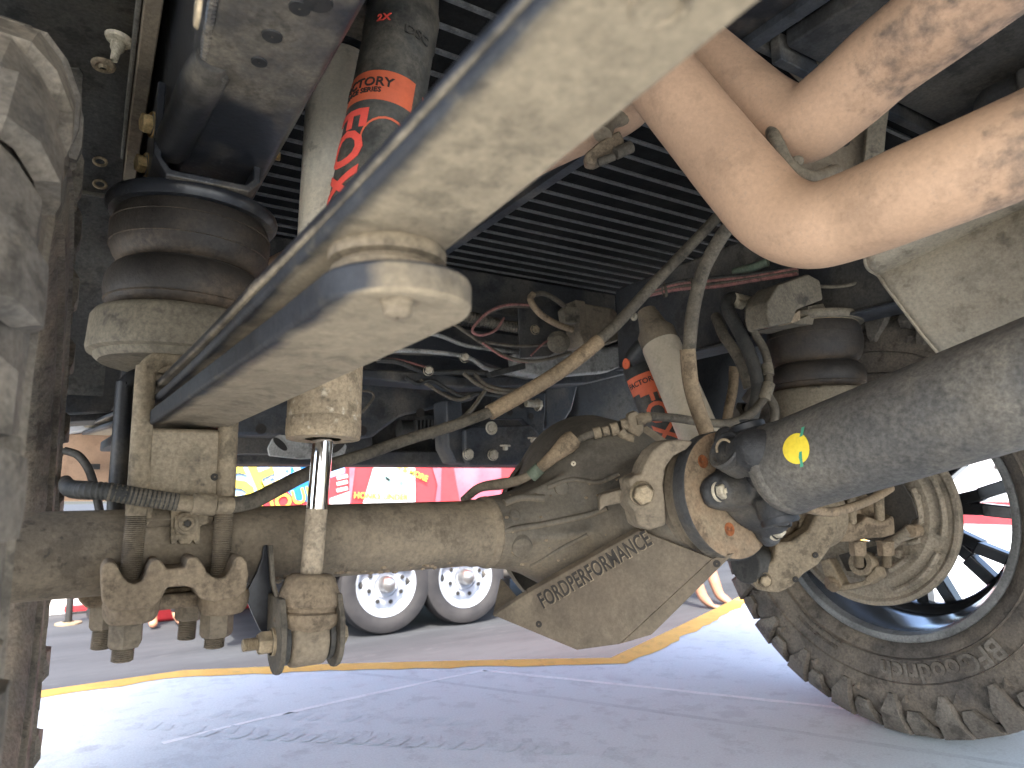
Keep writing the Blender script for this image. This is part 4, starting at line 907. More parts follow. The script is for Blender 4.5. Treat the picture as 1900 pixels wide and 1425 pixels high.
# ---------------------------------------------------------------- skid plate
sk = thing("skid_plate", "folded steel skid plate under the differential with cut-out lettering along its upper edge", "skid plate", (.7, .78, .36))
def D(u, v, d): return at(u, v, d)
k_a, k_b, k_c, k_d, k_e, k_f = D(916, 1142, .955), D(1188, 984, .885), D(1322, 1036, .845), D(1150, 1195, .875), D(1070, 1206, .90), D(980, 1100, .935)
k_g = D(1362, 1026, .835); k_h = D(1208, 1178, .86)
_n = (k_b-k_f).cross(k_d-k_f).normalized()
def onpl(p): d = p-EYE; return EYE+d*((k_f-EYE).dot(_n)/d.dot(_n))
k_a, k_c, k_e = onpl(k_a), onpl(k_c), onpl(k_e)
mb = MB()
def plate(pts, th, name):
    n_ = V((0, 0, 0))
    for i in range(len(pts)): n_ += pts[i].cross(pts[(i+1) % len(pts)])
    n_.normalize()
    if n_.dot(fw) < 0: n_ = -n_
    mb = MB(); mb.prism(pts, n_*th); return mb.build(name, M['skid'], sk, bevel=.0012), n_
_, nA = plate([k_f, k_b, k_c, k_d, k_e, k_a], .005, "main_panel")
plate([k_c, k_g, k_h, k_d], .005, "side_flange")
plate([k_a, k_f, D(976, 1094, .945), D(914, 1136, .963)], .004, "rear_flange")
plate([k_f, k_b, D(1184, 976, .897), D(976, 1093, .947)], .004, "top_flange")
plate([D(914, 1140, .957), D(928, 1076, 1.02), D(930, 1072, 1.025), D(962, 1110, .97), D(948, 1128, .96)], .004, "rear_web")
vs_, fs_ = text_mesh("FORDPERFORMANCE", .0312, .0006, .0006, space=1.04)
tl, tr = D(1003, 1118, .979), D(1204, 998, .938)
xd = (tr-tl).normalized(); nn = nA; yd = (xd.cross(nn)).normalized()
if yd.dot(up) < 0: yd = -yd
wx = max(p.x for p in vs_)-min(p.x for p in vs_); kx = (tr-tl).length/wx
# put text on the panel plane
def onplate(p):
    d = (p-EYE); t_ = (k_b-EYE).dot(nA)/d.dot(nA); return EYE+d*t_
tl, tr = onplate(tl), onplate(tr); xd = (tr-tl).normalized(); yd = xd.cross(nn).normalized()
if yd.dot(up) < 0: yd = -yd
kx = (tr-tl).length/wx; c_ = (tl+tr)/2
mb = MB(); mb.add([c_+xd*(p.x*kx)+yd*p.y*.92-nn*(.0008+p.z) for p in vs_], fs_); mb.build("cut_lettering", M['letterdark'], sk, weld=False)
mb = MB(); mb.add([c_+xd*(p.x*kx+.0012)+yd*(p.y*.92-.0012)-nn*(.0003+p.z) for p in vs_], fs_); mb.build("letter_edge", M['dustcast'], sk, weld=False)
for (u, v) in ((1000, 1158), (1330, 1046)):
    p = onplate(D(u, v, .95)); mb = MB(); mb.lathe([(0, .001), (0, .0045), (-.001, .0045), (-.001, .001)], p-nn*.0006, -nn, 16); mb.build("plate_hole", M['letterdark'], sk)

# ---------------------------------------------------------------- driveshaft and joint
ds = thing("driveshaft", "thick dark driveshaft tube with a round yellow sticker, running out from the differential", "driveshaft", tuple(sx(1430, 860, .70)))
s0, s1 = sx(1455, 868, .70), sx(1900, 712, .70)
dd = (s1-s0).normalized(); rD = .0508*1.06
mb = MB(); mb.lathe([(-.012, rD*.93), (-.004, rD*.99), (0, rD), (.012, rD*1.012), (.02, rD), (1.3, rD)], s0, dd, 72); mb.build("shaft_tube", M['driveshaft'], ds)
mb = MB(); mb.lathe([(-.006, rD*.99), (-.002, rD*1.035), (.004, rD*1.035), (.008, rD)], s0, dd, 64); mb.build("weld_ring", M['driveshaft'], ds)
# sticker wrapped on the tube
sa = perp(dd); 
def on_shaft(u, v, r_):
    d = ray(u, v).normalized(); w0 = EYE-s0; a = d-dd*d.dot(dd); b = w0-dd*w0.dot(dd)
    A2, B2_, C2 = a.dot(a), 2*a.dot(b), b.dot(b)-r_*r_; disc = B2_*B2_-4*A2*C2
    return EYE+d*((-B2_-math.sqrt(max(disc, 0)))/(2*A2))
mb = MB(); rows = []
cc = on_shaft(1477, 832, rD+.0006); ax_pt = s0+dd*(cc-s0).dot(dd); e1 = (cc-ax_pt).normalized(); e2 = dd.cross(e1)
def wrap(x, y, r_): a = y/rD; return ax_pt+dd*x+(e1*cos(a)+e2*sin(a))*r_
vs = [wrap(0, 0, rD+.0012)]; fs = []
for rr_ in (.5, 1.0):
    for j in range(32): vs.append(wrap(.0165*rr_*cos(2*pi*j/32), .0165*rr_*sin(2*pi*j/32), rD+.0012))
for j in range(32): fs.append((0, 1+j, 1+(j+1) % 32)); fs.append((1+j, 33+j, 33+(j+1) % 32, 1+(j+1) % 32))
mb.add(vs, fs); mb.build("round_sticker", M['sticker'], ds)
mb = MB(); rws = []
for i in range(9):
    q = -.020+.040*i/8; rws.append([wrap(.006-q*.35-.0022+.001*(i % 2), q, rD+.0016), wrap(.006-q*.35+.0022, q, rD+.0016)])
mb.sheet(rws[:3]); mb.sheet(rws[5:]); mb.build("paint_stroke", M['green'], ds)
# shaft yoke, two ears
cen = sx(1416, 878, .70)                      # joint centre
nv = (-fw-dd*(-fw).dot(dd)).normalized(); nw = dd.cross(nv).normalized()
if nw.dot(up) < 0: nw = -nw
ea = (nv*.48+nw*.88).normalized(); eb = (nv*.48-nw*.88).normalized()
mb = MB()
mb.lathe([(.0, rD*.97), (-.012, rD*.80), (-.02, rD*.72), (-.024, .02)], s0, dd, 48, caps=True)
for sg in (1, -1):
    p = cen+ea*.045*sg
    mb.tube([s0+ea*.034*sg-dd*.0, cen+ea*.043*sg+dd*.025, p], [.030, .027, .022], 20, 4)
    mb.lathe([(-.014, .024), (.010, .0245), (.014, .022)], p, ea*sg, 36, caps=True)
mb.build("shaft_yoke", M['yoke'], ds, remesh=.0035)
for sg in (1, -1):
    p = cen+ea*.060*sg; mb = MB()
    mb.lathe([(-.004, .0235), (.004, .0245), (.0065, .0225), (.006, .0185), (.002, .017), (.0015, .0075), (.0035, .007), (.0035, .001)], p, ea*sg, 40); mb.build("bearing_cap", M['yoke'], ds)
    mb = MB(); mb.tube([p+ea*sg*.004+eb*(.012*cos(q))+dd*(.012*sin(q)) for q in [i*pi/8 for i in range(13)]], .0016, 8, 2); mb.build("snap_ring", M['boltdirt'], ds)
mb = MB(); mb.cyl(cen-ea*.05, cen+ea*.05, .014); mb.cyl(cen-eb*.05, cen+eb*.05, .014); mb.ball(cen, .022, 16); mb.build("joint_cross", M['blacksat'], ds)
# pinion flange with rust and bolts
pf = thing("pinion_flange", "round rusty pinion flange with four bolts joining the differential to the driveshaft yoke", "flange", tuple(pc))
mb = MB(); mb.lathe([(-.014, .045), (-.014, .080), (-.012, .0822), (.004, .0822), (.0065, .0805)], pc, PA, 72); mb.build("flange_disc", M['yoke'], pf)
mb = MB(); mb.lathe([(.0062, .0806), (.0072, .079), (.0072, .001)], pc, PA, 64); mb.build("flange_face", M['rust'], pf)
p1 = PA.cross(X_).normalized()
def fl(u, v, h):   # pixel on the flange face plane
    d = ray(u, v); t_ = ((pc+PA*h)-EYE).dot(PA)/d.dot(PA); return EYE+d*t_
for (u, v) in ((1296, 858), (1345, 983)):
    mb = MB(); mb.lathe([(.0070, .0086), (.0080, .0084), (.0079, .0070), (.0075, .0066), (.0078, .0058), (.0074, .0052), (.0074, .001)], fl(u, v, 0), PA, 20); mb.build("threaded_hole", M['rusthole'], pf)
mb = MB()     # flange yoke: centre block with ears carrying the bolts
q1, q2, q3 = fl(1343, 822, .007), fl(1318, 915, .007), fl(1418, 985, .007)
cf = fl(1388, 898, .007)
for q in (q1, q2, q3):
    mb.tube([q+PA*.008, cf.lerp(q, .5)+PA*.016, cf+PA*.03], [.023, .031, .040], 18, 4); mb.lathe([(0, .021), (.012, .0205), (.014, .018)], q, PA, 30, caps=True)
mb.lathe([(0, .062), (.02, .056), (.045, .036)], cf, PA, 36, caps=True)
for sg in (1, -1):
    p = cen+eb*.043*sg; mb.tube([cf+PA*.01, cf.lerp(p, .6)+PA*.012, p], [.03, .026, .022], 18, 4); mb.lathe([(-.014, .023), (.01, .0235), (.014, .021)], p, eb*sg, 30, caps=True)
mb.build("flange_yoke", M['yoke'], pf, remesh=.0035)
for sg in (1, -1):
    p = cen+eb*.0585*sg; mb = MB(); mb.lathe([(-.004, .022), (.003, .0225), (.005, .02), (.003, .0165), (.001, .016), (.0015, .006), (.003, .001)], p, eb*sg, 40); mb.build("bearing_cap", M['blacksat'], pf)
    mb = MB(); mb.tube([p+eb*sg*.003+ea*(.011*cos(q))+dd*(.011*sin(q)) for q in [i*pi/8 for i in range(13)]], .0016, 8, 2); mb.build("snap_ring", M['yoke'], pf)
for q in (q1, q2, q3):
    mb = MB(); mb.hexbolt(q+PA*.0138, PA, .0185, .013, 1.45, .22, .5); mb.lathe([(.004, .0045), (.0062, .004), (.0062, .001)], q+PA*.0228, PA, 16); mb.build("flange_bolt", M['boltlight'], pf)

# ---------------------------------------------------------------- shocks
def curved_text(body, size, o, ax, rad_, h, th, mt, par, name, rot=0, e1=None, th_sgn=1, sx_=1.0):
    vs_, fs_ = text_mesh(body, size, .0004, .02*size)
    e2 = ax.cross(e1); c_, s_ = cos(rot), sin(rot); mb = MB(); out = []
    for p in vs_:
        a = (p.x*c_*sx_-p.y*s_); b = (p.x*s_*sx_+p.y*c_)
        t_ = th+a/rad_; out.append(o+ax*(h+b)+(e1*cos(t_)+e2*sin(t_))*(rad_+.0009+p.z))
    mb.add(out, fs_); return mb.build(name, mt, par, weld=False)
def decal(o, ax, e1, rad_, h0, h1, t0, t1, name, mt, par, n=24, lift=.0005):
    e2 = ax.cross(e1); mb = MB()
    mb.sheet([[o+ax*h+(e1*cos(t0+(t1-t0)*j/n)+e2*sin(t0+(t1-t0)*j/n))*(rad_+lift) for j in range(n+1)] for h in (h0, h1)])
    return mb.build(name, mt, par)

sh = thing("shock_absorber", "near silver shock absorber with mud-baked lower can and chrome rod, black reservoir beside it", "shock absorber", tuple(sy(567, 1185, .765)), "shock absorbers")
a_ = sy(567, 1183, .765); b_ = sy(600, 812, .772); c_ = sy(632, 118, .795)
ax = (b_-a_).normalized()
hb = (sy(575, 1075, .767)-a_).length; hB = (b_-a_).length
mb = MB(); mb.lathe([(hb-.03, .0117), (hb+.075, .0117)], a_, ax, 32); mb.build("rod_lower", M['roddirt'], sh)
mb = MB(); mb.lathe([(hb+.075,   .0115), (hB+.05,   .0115)], a_, ax, 48); mb.build("chrome_rod", M['chrome'], sh)
mb = MB(); mb.lathe([(hb+.006, .012), (hb+.006, .020), (hb+.002, .026), (hb-.016, .0325), (hb-.026, .0335), (hb-.029, .030), (hb-.032, .030), (hb-.034, .0345), (hb-.042, .035), (hb-.048, .031), (hb-.054, .024), (hb-.062, .022), (hb-.062, .001)], a_, ax, 56); mb.build("rod_boot", M['clay'], sh)
mb = MB(); mb.cyl(a_-X_*.0195, a_+X_*.0195, .0285, n=40); mb.tube([a_-ax*.004, a_+ax*.03, a_+ax*(hb-.052)], [.0225, .0205, .0205], 28, 3); mb.build("lower_eye", M['axle'], sh, remesh=.003)
mb = MB(); mb.cyl(a_-X_*.026, a_-X_*.0205, .0245, n=32); mb.build("eye_bushing", M['hosedk'], sh); mb = MB(); mb.cyl(a_+X_*.0205, a_+X_*.026, .0245, n=32); mb.build("eye_bushing", M['hosedk'], sh)
axB = (c_-b_).normalized(); LB = (c_-b_).length; rB = .0412
mb = MB(); mb.lathe([(-.002, .02), (-.002, rB*.98), (.004, rB*1.01), (.020, rB*1.01), (.022, rB*.985), (.024, rB), (.165, rB*.995)], b_, axB, 64); mb.build("lower_can", M['mudcan'], sh)
mb = MB(); mb.lathe([(.165, rB*.995), (LB-.004, rB*.97), (LB, rB*.95)], b_, axB, 72); mb.build("shock_body", M['silver'], sh)
mb = MB(); mb.lathe([(LB, rB*1.0), (LB+.05, rB*1.0), (LB+.09, rB*.7), (LB+.10, .001)], b_, axB, 48); mb.build("top_cap", M['blacksat'], sh)
q0, q1 = sy(694, 330, .655), sy(751, 20, .675); axR = (q1-q0).normalized(); LR = (q1-q0).length; rR = .0405
q0 = q0-axR*.06; LR += .06
mb = MB(); mb.lathe([(-.02, .02), (-.015, rR*.9), (0, rR), (LR-.05, rR), (LR-.048, rR*1.03), (LR-.01, rR*1.035), (LR, rR*.97), (LR+.03, rR*.9), (LR+.032, .001)], q0, axR, 72); rs = mb.build("reservoir", M['reserv'], sh)
e1 = (EYE-(q0+axR*LR*.5)); e1 = (e1-axR*e1.dot(axR)).normalized()
e2 = axR.cross(e1)
sgn = 1 if e2.dot(rt) > 0 else -1
def hres(v): return (sy(720, v+22, .645)-q0).dot(axR)
hA, hBb = hres(196), hres(134)
decal(q0, axR, e1, rR, hA, hBb, -1.65*sgn, .66*sgn, "orange_band", M['orange'], rs)
decal(q0, axR, e1, rR, hA-.002, hBb-.004, 1.02*sgn, 1.45*sgn, "orange_band", M['orange'], rs)
if sgn < 0: e2 = -e2
curved_text("FACTORY", .0155, q0, axR, rR, hres(159), -.80, M['blackink'], rs, "lettering", e1=e1, sx_=1.0) if sgn > 0 else None
curved_text("RACE SERIES", .0085, q0, axR, rR, hres(176), -.80, M['blackink'], rs, "lettering", e1=e1) if sgn > 0 else None
curved_text("FOX", .062, q0, axR, rR, hres(304), -1.05, M['redink'], rs, "logo_lettering", rot=-pi/2, e1=e1, sx_=.92) if sgn > 0 else None
# fox tail ring
mb = MB(); hc, tc, rr_ = hres(272), .12, .024
pts = []
for i in range(17):
    q = R(-40+i*14); pts.append((hc+rr_*sin(q), tc+rr_*1.05*cos(q)/rR))
rows = []
for i, (h, t_) in enumerate(pts):
    w = .0016+.0012*abs(sin(i*.2))
    hh = h+w*(h-hc)/rr_; tt = t_+w*(t_-tc)*rR/rr_/rR
    rows.append([q0+axR*h+(e1*cos(t_)+axR.cross(e1)*sin(t_))*(rR+.0008), q0+axR*hh+(e1*cos(tt)+axR.cross(e1)*sin(tt))*(rR+.0008)])
mb.sheet(rows); mb.build("logo_tail", M['orange'], rs)
if sgn > 0: curved_text("DSC", .016, q0, axR, rR*1.04, hres(38), .45, M['darkpanel'], rs, "cap_lettering", e1=e1); curved_text("2X", .013, q0, axR, rR*1.04, hres(22), -.5, M['redink'], rs, "paint_mark", e1=e1)
sm = thing("shock_mount", "black upper shock mount plate under the bed above the near shock", "mount", tuple(c_))
mb = MB(); mb.span((c_.x-.09, c_.y-.10, c_.z+.012), (c_.x+.09, c_.y+.12, c_.z+.03)); mb.span((c_.x-.09, c_.y+.05, c_.z-.05), (c_.x-.08, c_.y+.12, c_.z+.02)); mb.build("mount_plate", M['black'], sm, bevel=.004)
# lower bracket on the axle tube
sb = thing("shock_bracket", "dark curved steel bracket welded to the near axle tube, bolted through the shock eye", "bracket", tuple(a_))
xl = a_.x-.042; 
def br_plate(pts, y, nm, th=.006, x=None):
    mb = MB(); mb.prism([sx(u, v, x) for u, v in pts], V((th, 0, 0))); return mb.build(nm, M['blacksat'], sb, bevel=.0012)
mb = MB(); yb = .800
mb.prism([sy(u, v, yb) for u, v in ((489, 1013), (497, 1010), (502, 1080), (512, 1118), (528, 1150), (540, 1160), (536, 1180), (484, 1172), (468, 1138), (456, 1108), (460, 1092), (476, 1062), (486, 1035))], V((0, .006, 0))); mb.build("bracket_web", M['leafedge'], sb, bevel=.0012)
mb = MB()
edgeP = [(499, 1012), (503, 1080), (513, 1116), (528, 1146), (538, 1160)]
mb.sheet([[sy(u, v, yb+.004), sy(u+4, v, yb-.035)] for u, v in edgeP]); mb.build("bracket_flange", M['hose'], sb, solid=.004)
mb = MB()
def ear(x, nm):
    pts = []
    for q in range(-30, 211, 20): pts.append(V((x, a_.y+.036*sin(R(q+90)), a_.z-.036*cos(R(q+90)) if False else a_.z+.034*cos(R(q+90)))))
    pts = [V((x, a_.y+.033*cos(R(q)), a_.z+.033*sin(R(q)))) for q in range(180, 361, 15)]+[V((x, a_.y+.035, a_.z+.045)), V((x, a_.y-.02, a_.z+.045)), V((x, a_.y-.033, a_.z+.02))]
    mb = MB(); mb.prism(pts, V((.006, 0, 0))); return mb.build(nm, M['hose'], sb, bevel=.0015)
ear(a_.x-.033, "bracket_ear"); ear(a_.x+.027, "bracket_ear")
mb = MB(); mb.prism([sy(u, v, .775) for u, v in ((503, 1180), (532, 1160), (535, 1225), (521, 1237), (510, 1215))], V((0, .006, 0))); mb.build("bracket_tip", M['hose'], sb, bevel=.0012)
mb = MB(); mb.hexbolt(a_+X_*.033, X_, .019, .011, 1.3, .15, .2); mb.build("bolt_head", M['boltdirt'], sb)
mb = MB(); mb.hexbolt(a_-X_*.033, -X_, .021, .016, 1.35, .15, .3); mb.thread(a_-X_*.048, a_-X_*.064, .0066, .0016); mb.build("bolt_nut", M['boltdirt'], sb)

# far shock
fs = thing("shock_absorber", "far shock absorber leaning behind the pinion flange, pale body and black reservoir with orange logo", "shock absorber", tuple(at(1410, 1045, 1.24)), "shock absorbers")
a2 = at(1405, 1045, 1.25); b2 = at(1305, 825, 1.36); c2 = at(1226, 640, 1.47)
axf = (c2-b2).normalized(); rF = .0415; LF = (c2-b2).length
mb = MB(); mb.lathe([(-.12, rF*.9), (-.118, rF), (LF-.004, rF), (LF, rF*.97)], b2, axf, 64); mb.build("shock_body", M['silverfar'], fs)
mb = MB(); mb.lathe([(LF, rF*.98), (LF+.03, rF*.98), (LF+.045, rF*.75), (LF+.09, rF*.5), (LF+.1, .001)], b2, axf, 40); mb.build("top_cap", M['axle'], fs)
mb = MB(); mb.tube([a2, b2-axf*.1], .0125, 20, 1); mb.build("shock_rod", M['roddirt'], fs)
mb = MB(); mb.cyl(a2-X_*.035, a2+X_*.035, .034, n=36); mb.build("lower_eye", M['hosedk'], fs, bevel=.004)
r0_ = at(1268, 880, 1.49); r1_ = at(1186, 672, 1.55); axq = (r1_-r0_).normalized(); LQ = (r1_-r0_).length; rQ = .042
mb = MB(); mb.lathe([(0, rQ*.9), (.01, rQ), (LQ-.012, rQ), (LQ, rQ*.9), (LQ+.004, rQ*.6), (LQ+.004, .001)], r0_, axq, 56); rsf = mb.build("reservoir", M['reserv'], fs)
e1f = (EYE-(r0_+axq*LQ*.5)); e1f = (e1f-axq*e1f.dot(axq)).normalized()
def hf(u, v): return (at(u, v, 1.51)-r0_).dot(axq)
decal(r0_, axq, e1f, rQ, hf(1200, 727), hf(1188, 695), -1.3, 1.4, "orange_band", M['orange'], rsf)
curved_text("FACTORY", .0165, r0_, axq, rQ, (hf(1200, 727)+hf(1188, 695))/2+.002, -.3, M['blackink'], rsf, "lettering", e1=e1f)
curved_text("FOX", .066, r0_, axq, rQ, hf(1226, 772), -.12, M['orange'], rsf, "logo_lettering", rot=-pi/2, e1=e1f, sx_=.95)
mb = MB(); p = at(1163, 675, 1.52); mb.lathe([(0, .012), (.003, .012), (.003, .001)], p, -rt-fw*.5, 20); mb.build("adjuster_knob", M['orange'], fs)
mb = MB(); mb.tube([at(1175, 668, 1.53), at(1200, 640, 1.5), at(1225, 618, 1.48)], [.022, .024, .02], 16, 4); mb.build("bridge", M['reserv'], fs)
# far lower bracket arm
fb = thing("shock_bracket", "far dusty cast bracket arm below the joint with a bolt in its rounded end", "bracket", tuple(a2))
mb = MB(); mb.prism([at(u, v, 1.215) for u, v in ((1399, 1062), (1397, 1082), (1406, 1096), (1430, 1100), (1446, 1101), (1470, 1090), (1492, 1066), (1520, 1048), (1540, 1020), (1556, 985), (1553, 950), (1520, 945), (1500, 985), (1470, 1005), (1440, 1008), (1436, 1040))], fw*.035); mb.build("bracket_arm", M['dustcast'], fb, bevel=.006, seg=3)
mb = MB(); mb.hexbolt(at(1418, 1076, 1.213), -fw, .017, .010, 1.6, .25, .3); mb.build("arm_bolt", M['boltdirt'], fb)
for (u, v) in ((1476, 1075), (1513, 1030)):
    mb = MB(); mb.lathe([(0, .001), (0, .0055), (.001, .005), (.001, .001)], at(u, v, 1.2135), -fw, 16); mb.build("arm_hole", M['letterdark'], fb)

# ---------------------------------------------------------------- exhaust
ex1 = thing("exhaust_pipe", "lower tan exhaust pipe with a tight bend over the driveshaft, stained at its camera end", "exhaust pipe", tuple(at(1500, 420, .715)), "exhaust pipes")
rE = .0445
Pl = [at(*q) for q in ((1130, 10, .855), (1225, 142, .83), (1310, 250, .80), (1382, 338, .765), (1436, 396, .742), (1500, 419, .715), (1575, 402, .69), (1700, 352, .636), (1900, 269, .587), (2150, 160, .53), (2600, -40, .46))]
def stained(nm, a, b, c_):
    d = (b-a); k = 2.6/(d.x*d.x+d.y*d.y)
    return mat(nm, (.43, .275, .175), (.375, .24, .155), 4, .72, speck=(.30, .21, .15), speck_amt=.5, speck_scale=260, bump=.1, seed=2, grain=.10, smudge=.12,
               dust=(.19, .135, .10), dust_amt=.0, dust_scale=48, dust_sharp=4.2, dust_edge=(d.x*k, d.y*k, c_, -3, .22), dust_nz=.3, keep=True)
M['exhaust1'] = stained("tan exhaust with burnt end", at(1500, 419, .715), at(1900, 269, .587), -2.3)
M['exhaust2'] = stained("tan exhaust with long stain", at(1500, 225, .79), at(1745, 32, .675), -1.6)
mb = MB(); mb.tube(Pl, rE, 56, 10); mb.build("pipe", M['exhaust1'], ex1)
ex2 = thing("exhaust_pipe", "upper tan exhaust pipe with a grey-brown stain, bending behind the lower one", "exhaust pipe", tuple(at(1500, 225, .79)), "exhaust pipes")
Pu = [at(*q) for q in ((1180, -20, .96), (1260, 70, .92), (1340, 142, .88), (1425, 212, .835), (1488, 232, .80), (1556, 186, .77), (1640, 112, .73), (1745, 32, .675), (1900, -85, .61), (2200, -300, .52))]
mb = MB(); mb.tube(Pu, rE, 56, 10); mb.build("pipe", M['exhaust2'], ex2)
ex3 = thing("tail_pipe", "coppery tail pipe crossing behind the leaf spring and out beside the near bellows", "exhaust pipe", tuple(at(800, 380, 1.25)), "exhaust pipes")
mb = MB(); mb.tube([at(*q) for q in ((1185, 165, 1.02), (1150, 208, 1.05), (1020, 270, 1.1), (800, 380, 1.2), (640, 450, 1.28), (520, 507, 1.35), (430, 560, 1.42), (330, 620, 1.5))], .036, 36, 6); mb.build("pipe", M['exhaust'], ex3)
hg = thing("exhaust_hanger", "rusty brown rubber isolator hanging beside the bed stringer above the leaf spring", "hanger", tuple(at(1130, 275, 1.0)))
mb = MB(); mb.prism([at(u, v, 1.0) for u, v in ((1085, 285), (1112, 262), (1150, 240), (1160, 262), (1140, 285), (1105, 305), (1088, 302))], fw*.03); mb.build("isolator", M['clay'], hg, bevel=.004)
mb = MB(); mb.cyl(at(1142, 285, .99), at(1172, 272, .995), .009); mb.cyl(at(1110, 302, .99), at(1140, 290, .99), .006); mb.build("hanger_pin", M['hose'], hg)
mb = MB(); mb.tube([at(1118, 250, 1.0), at(1130, 225, 1.02), at(1160, 215, 1.03)], .014, 14); mb.build("hanger_clamp", M['axle'], hg)
hr = thing("hanger_rod", "bent dusty hanger rod welded between the two exhaust bends", "hanger", tuple(at(1450, 290, .77)))
mb = MB(); mb.tube([at(*q) for q in ((1432, 244, .79), (1442, 270, .765), (1462, 305, .75), (1490, 325, .745), (1512, 331, .75), (1530, 327, .76), (1550, 318, .78))], [.0075, .0085, .0075, .0075, .0085, .009, .008], 16, 5); mb.build("rod", M['cup'], hr)
mb = MB(); mb.ball(at(1478, 300, .755), .008, 12, (1, 1, .8)); mb.build("weld", M['cup'], hr)
hs = thing("hanger_strap", "flat dusty strap hanging from the floor at the top, behind the upper exhaust pipe", "strap", tuple(at(1460, 60, .95)))
mb = MB(); mb.tube([at(*q) for q in ((1455, -30, .96), (1460, 40, .955), (1462, 80, .95), (1480, 112, .95), (1510, 140, .95))], .019, 20, 6, flat=.35); mb.build("strap", M['cup'], hs)
vb = thing("vertical_bracket", "dusty flat bracket with holes between the two exhaust pipes", "bracket", tuple(at(1600, 260, .95)))
mb = MB(); mb.prism([at(u, v, .95) for u, v in ((1612, 205), (1655, 175), (1645, 240), (1640, 300), (1600, 320), (1605, 290))], fw*.008); mb.build("bracket_strap", M['cup'], vb, bevel=.0015)
mb = MB(); mb.prism([at(u, v, .97) for u, v in ((1480, 300), (1560, 240), (1612, 215), (1604, 315), (1510, 350))], fw*.01); mb.build("bracket_web", M['axle'], vb, bevel=.0015)
for (u, v) in ((1543, 316), (1567, 262)):
    mb = MB(); mb.lathe([(0, .001), (0, .008), (.001, .008), (.001, .001)], at(u, v, .967), -fw, 18); mb.build("bracket_hole", M['letterdark'], vb)

# heat shield panel between exhaust and driveshaft
hsd = thing("heat_shield", "bare grey stamped heat shield panel between the exhaust and the driveshaft", "heat shield", tuple(at(1740, 520, .85)))
LE = [(1604, 470), (1606, 490), (1614, 502), (1630, 512), (1642, 530), (1680, 580), (1712, 622), (1752, 668)]
TE = [(2010, 270), (2010, 300), (2012, 318), (2015, 332), (2020, 350), (2030, 420), (2040, 480), (2050, 560)]
rows = []
for i in range(len(LE)):
    row = []
    for j in range(25):
        f = j/24; u = LE[i][0]+(TE[i][0]-LE[i][0])*f; v = LE[i][1]+(TE[i][1]-LE[i][1])*f
        d = .93-.16*f+(0, .0, .010, .022, .012, .004, .0, .0)[i]*(1 if f < .8 else .4) - .025*max(0, f-.62)
        row.append(at(u, v, d))
    rows.append(row)
mb = MB(); mb.sheet(rows); o = mb.build("shield_panel", M['shield'], hsd, solid=.0016, ang=60)
mb = MB(); mb.tube([rows[i][0] for i in range(len(LE))], .0022, 8, 4); mb.build("rolled_edge", M['shield'], hsd)

# dark things above on the right: tank and floor pan
tk = thing("fuel_tank", "black plastic fuel tank with strap grooves behind the exhaust pipes", "fuel tank", tuple(at(1800, 180, 1.35)))
mb = MB(); c = at(1850, 150, 1.25)
mb.span((1.02, -.7, .88), (1.42, .42, 1.06)); mb.build("tank_shell", M['darkpanel'], tk, bevel=.03, seg=4)
for yy in (.06, .2, .32):
    mb = MB(); mb.span((1.012, yy, .872), (1.40, yy+.035, 1.05)); mb.build("tank_strap", M['darkpanel'], tk, bevel=.006)
fp = thing("floor_pan", "dark cab floor pan edge above the exhaust with thin light seams", "floor pan", (.75, -.2, 1.05))
mb = MB(); mb.span((.74, -.8, 1.075), (1.42, .50, 1.10)); mb.build("pan_sheet", M['darkpanel'], fp, bevel=.004)
mb = MB(); mb.span((.735, .505, 1.060), (1.42, .52, 1.10)); mb.span((.70, .525, 1.085), (1.42, .535, 1.10)); mb.build("pan_lip", M['steelblue'], fp, bevel=.002)

# ---------------------------------------------------------------- far frame, far air spring, hoses
ff = thing("frame_rail", "far frame rail above the far shock with a pale lower lip", "frame rail", (1.26, .8, .9), "frame rails")
mb = MB(); mb.span((1.225, -.6, .835), (1.32, 1.42, 1.06)); mb.build("rail_box", M['darkpanel'], ff, bevel=.008, seg=3)
mb = MB(); mb.span((1.216, .2, .828), (1.30, 1.42, .834)); mb.build("rail_lip", M['steelblue'], ff, bevel=.002)
mb = MB(); p = sx(1178, 588, 1.222); mb.lathe([(0, .011), (.004, .011), (.006, .007), (.012, .0065), (.012, .001)], p, -X_, 20); mb.build("rail_bolt", M['boltlight'], ff)
pcn = at(1512, 660, 1.38)
zf = [sy(u, v, pcn.y).z for u, v in ((1500, 800), (1500, 724), (1500, 700), (1500, 676), (1500, 640), (1500, 597))]
air_spring("far dusty rubber double bellows beside the far frame rail, above the driveshaft", (pcn.x, pcn.y), zf, .0905, .0955, (.0, .0), key=1)
ab = thing("air_spring_bracket", "pale dusty bracket on top of the far bellows with an open end", "bracket", tuple(at(1520, 575, 1.38)))
yb_ = pcn.y-.05
mb = MB(); P = [sy(u, v, yb_) for u, v in ((1462, 600), (1500, 585), (1500, 568), (1528, 562), (1534, 576), (1576, 592), (1578, 568), (1586, 568), (1588, 600), (1560, 606), (1500, 602))]; mb.prism(P, V((0, .09, 0))); mb.build("bracket_plate", M['cup'], ab, bevel=.002)
mb = MB(); P = [sy(u, v, yb_-.03) for u, v in ((1425, 560), (1445, 528), (1500, 508), (1522, 520), (1528, 556), (1480, 574), (1470, 598), (1430, 606), (1424, 585))]; mb.prism(P, V((0, .05, 0))); mb.build("valve_bracket", M['cup'], ab, bevel=.004)
mb = MB(); P = [sy(u, v, yb_-.02) for u, v in ((1465, 590), (1485, 574), (1486, 594), (1470, 600))]; mb.prism(P, V((0, .03, 0))); mb.build("bracket_gusset", M['clay'], ab, bevel=.002)
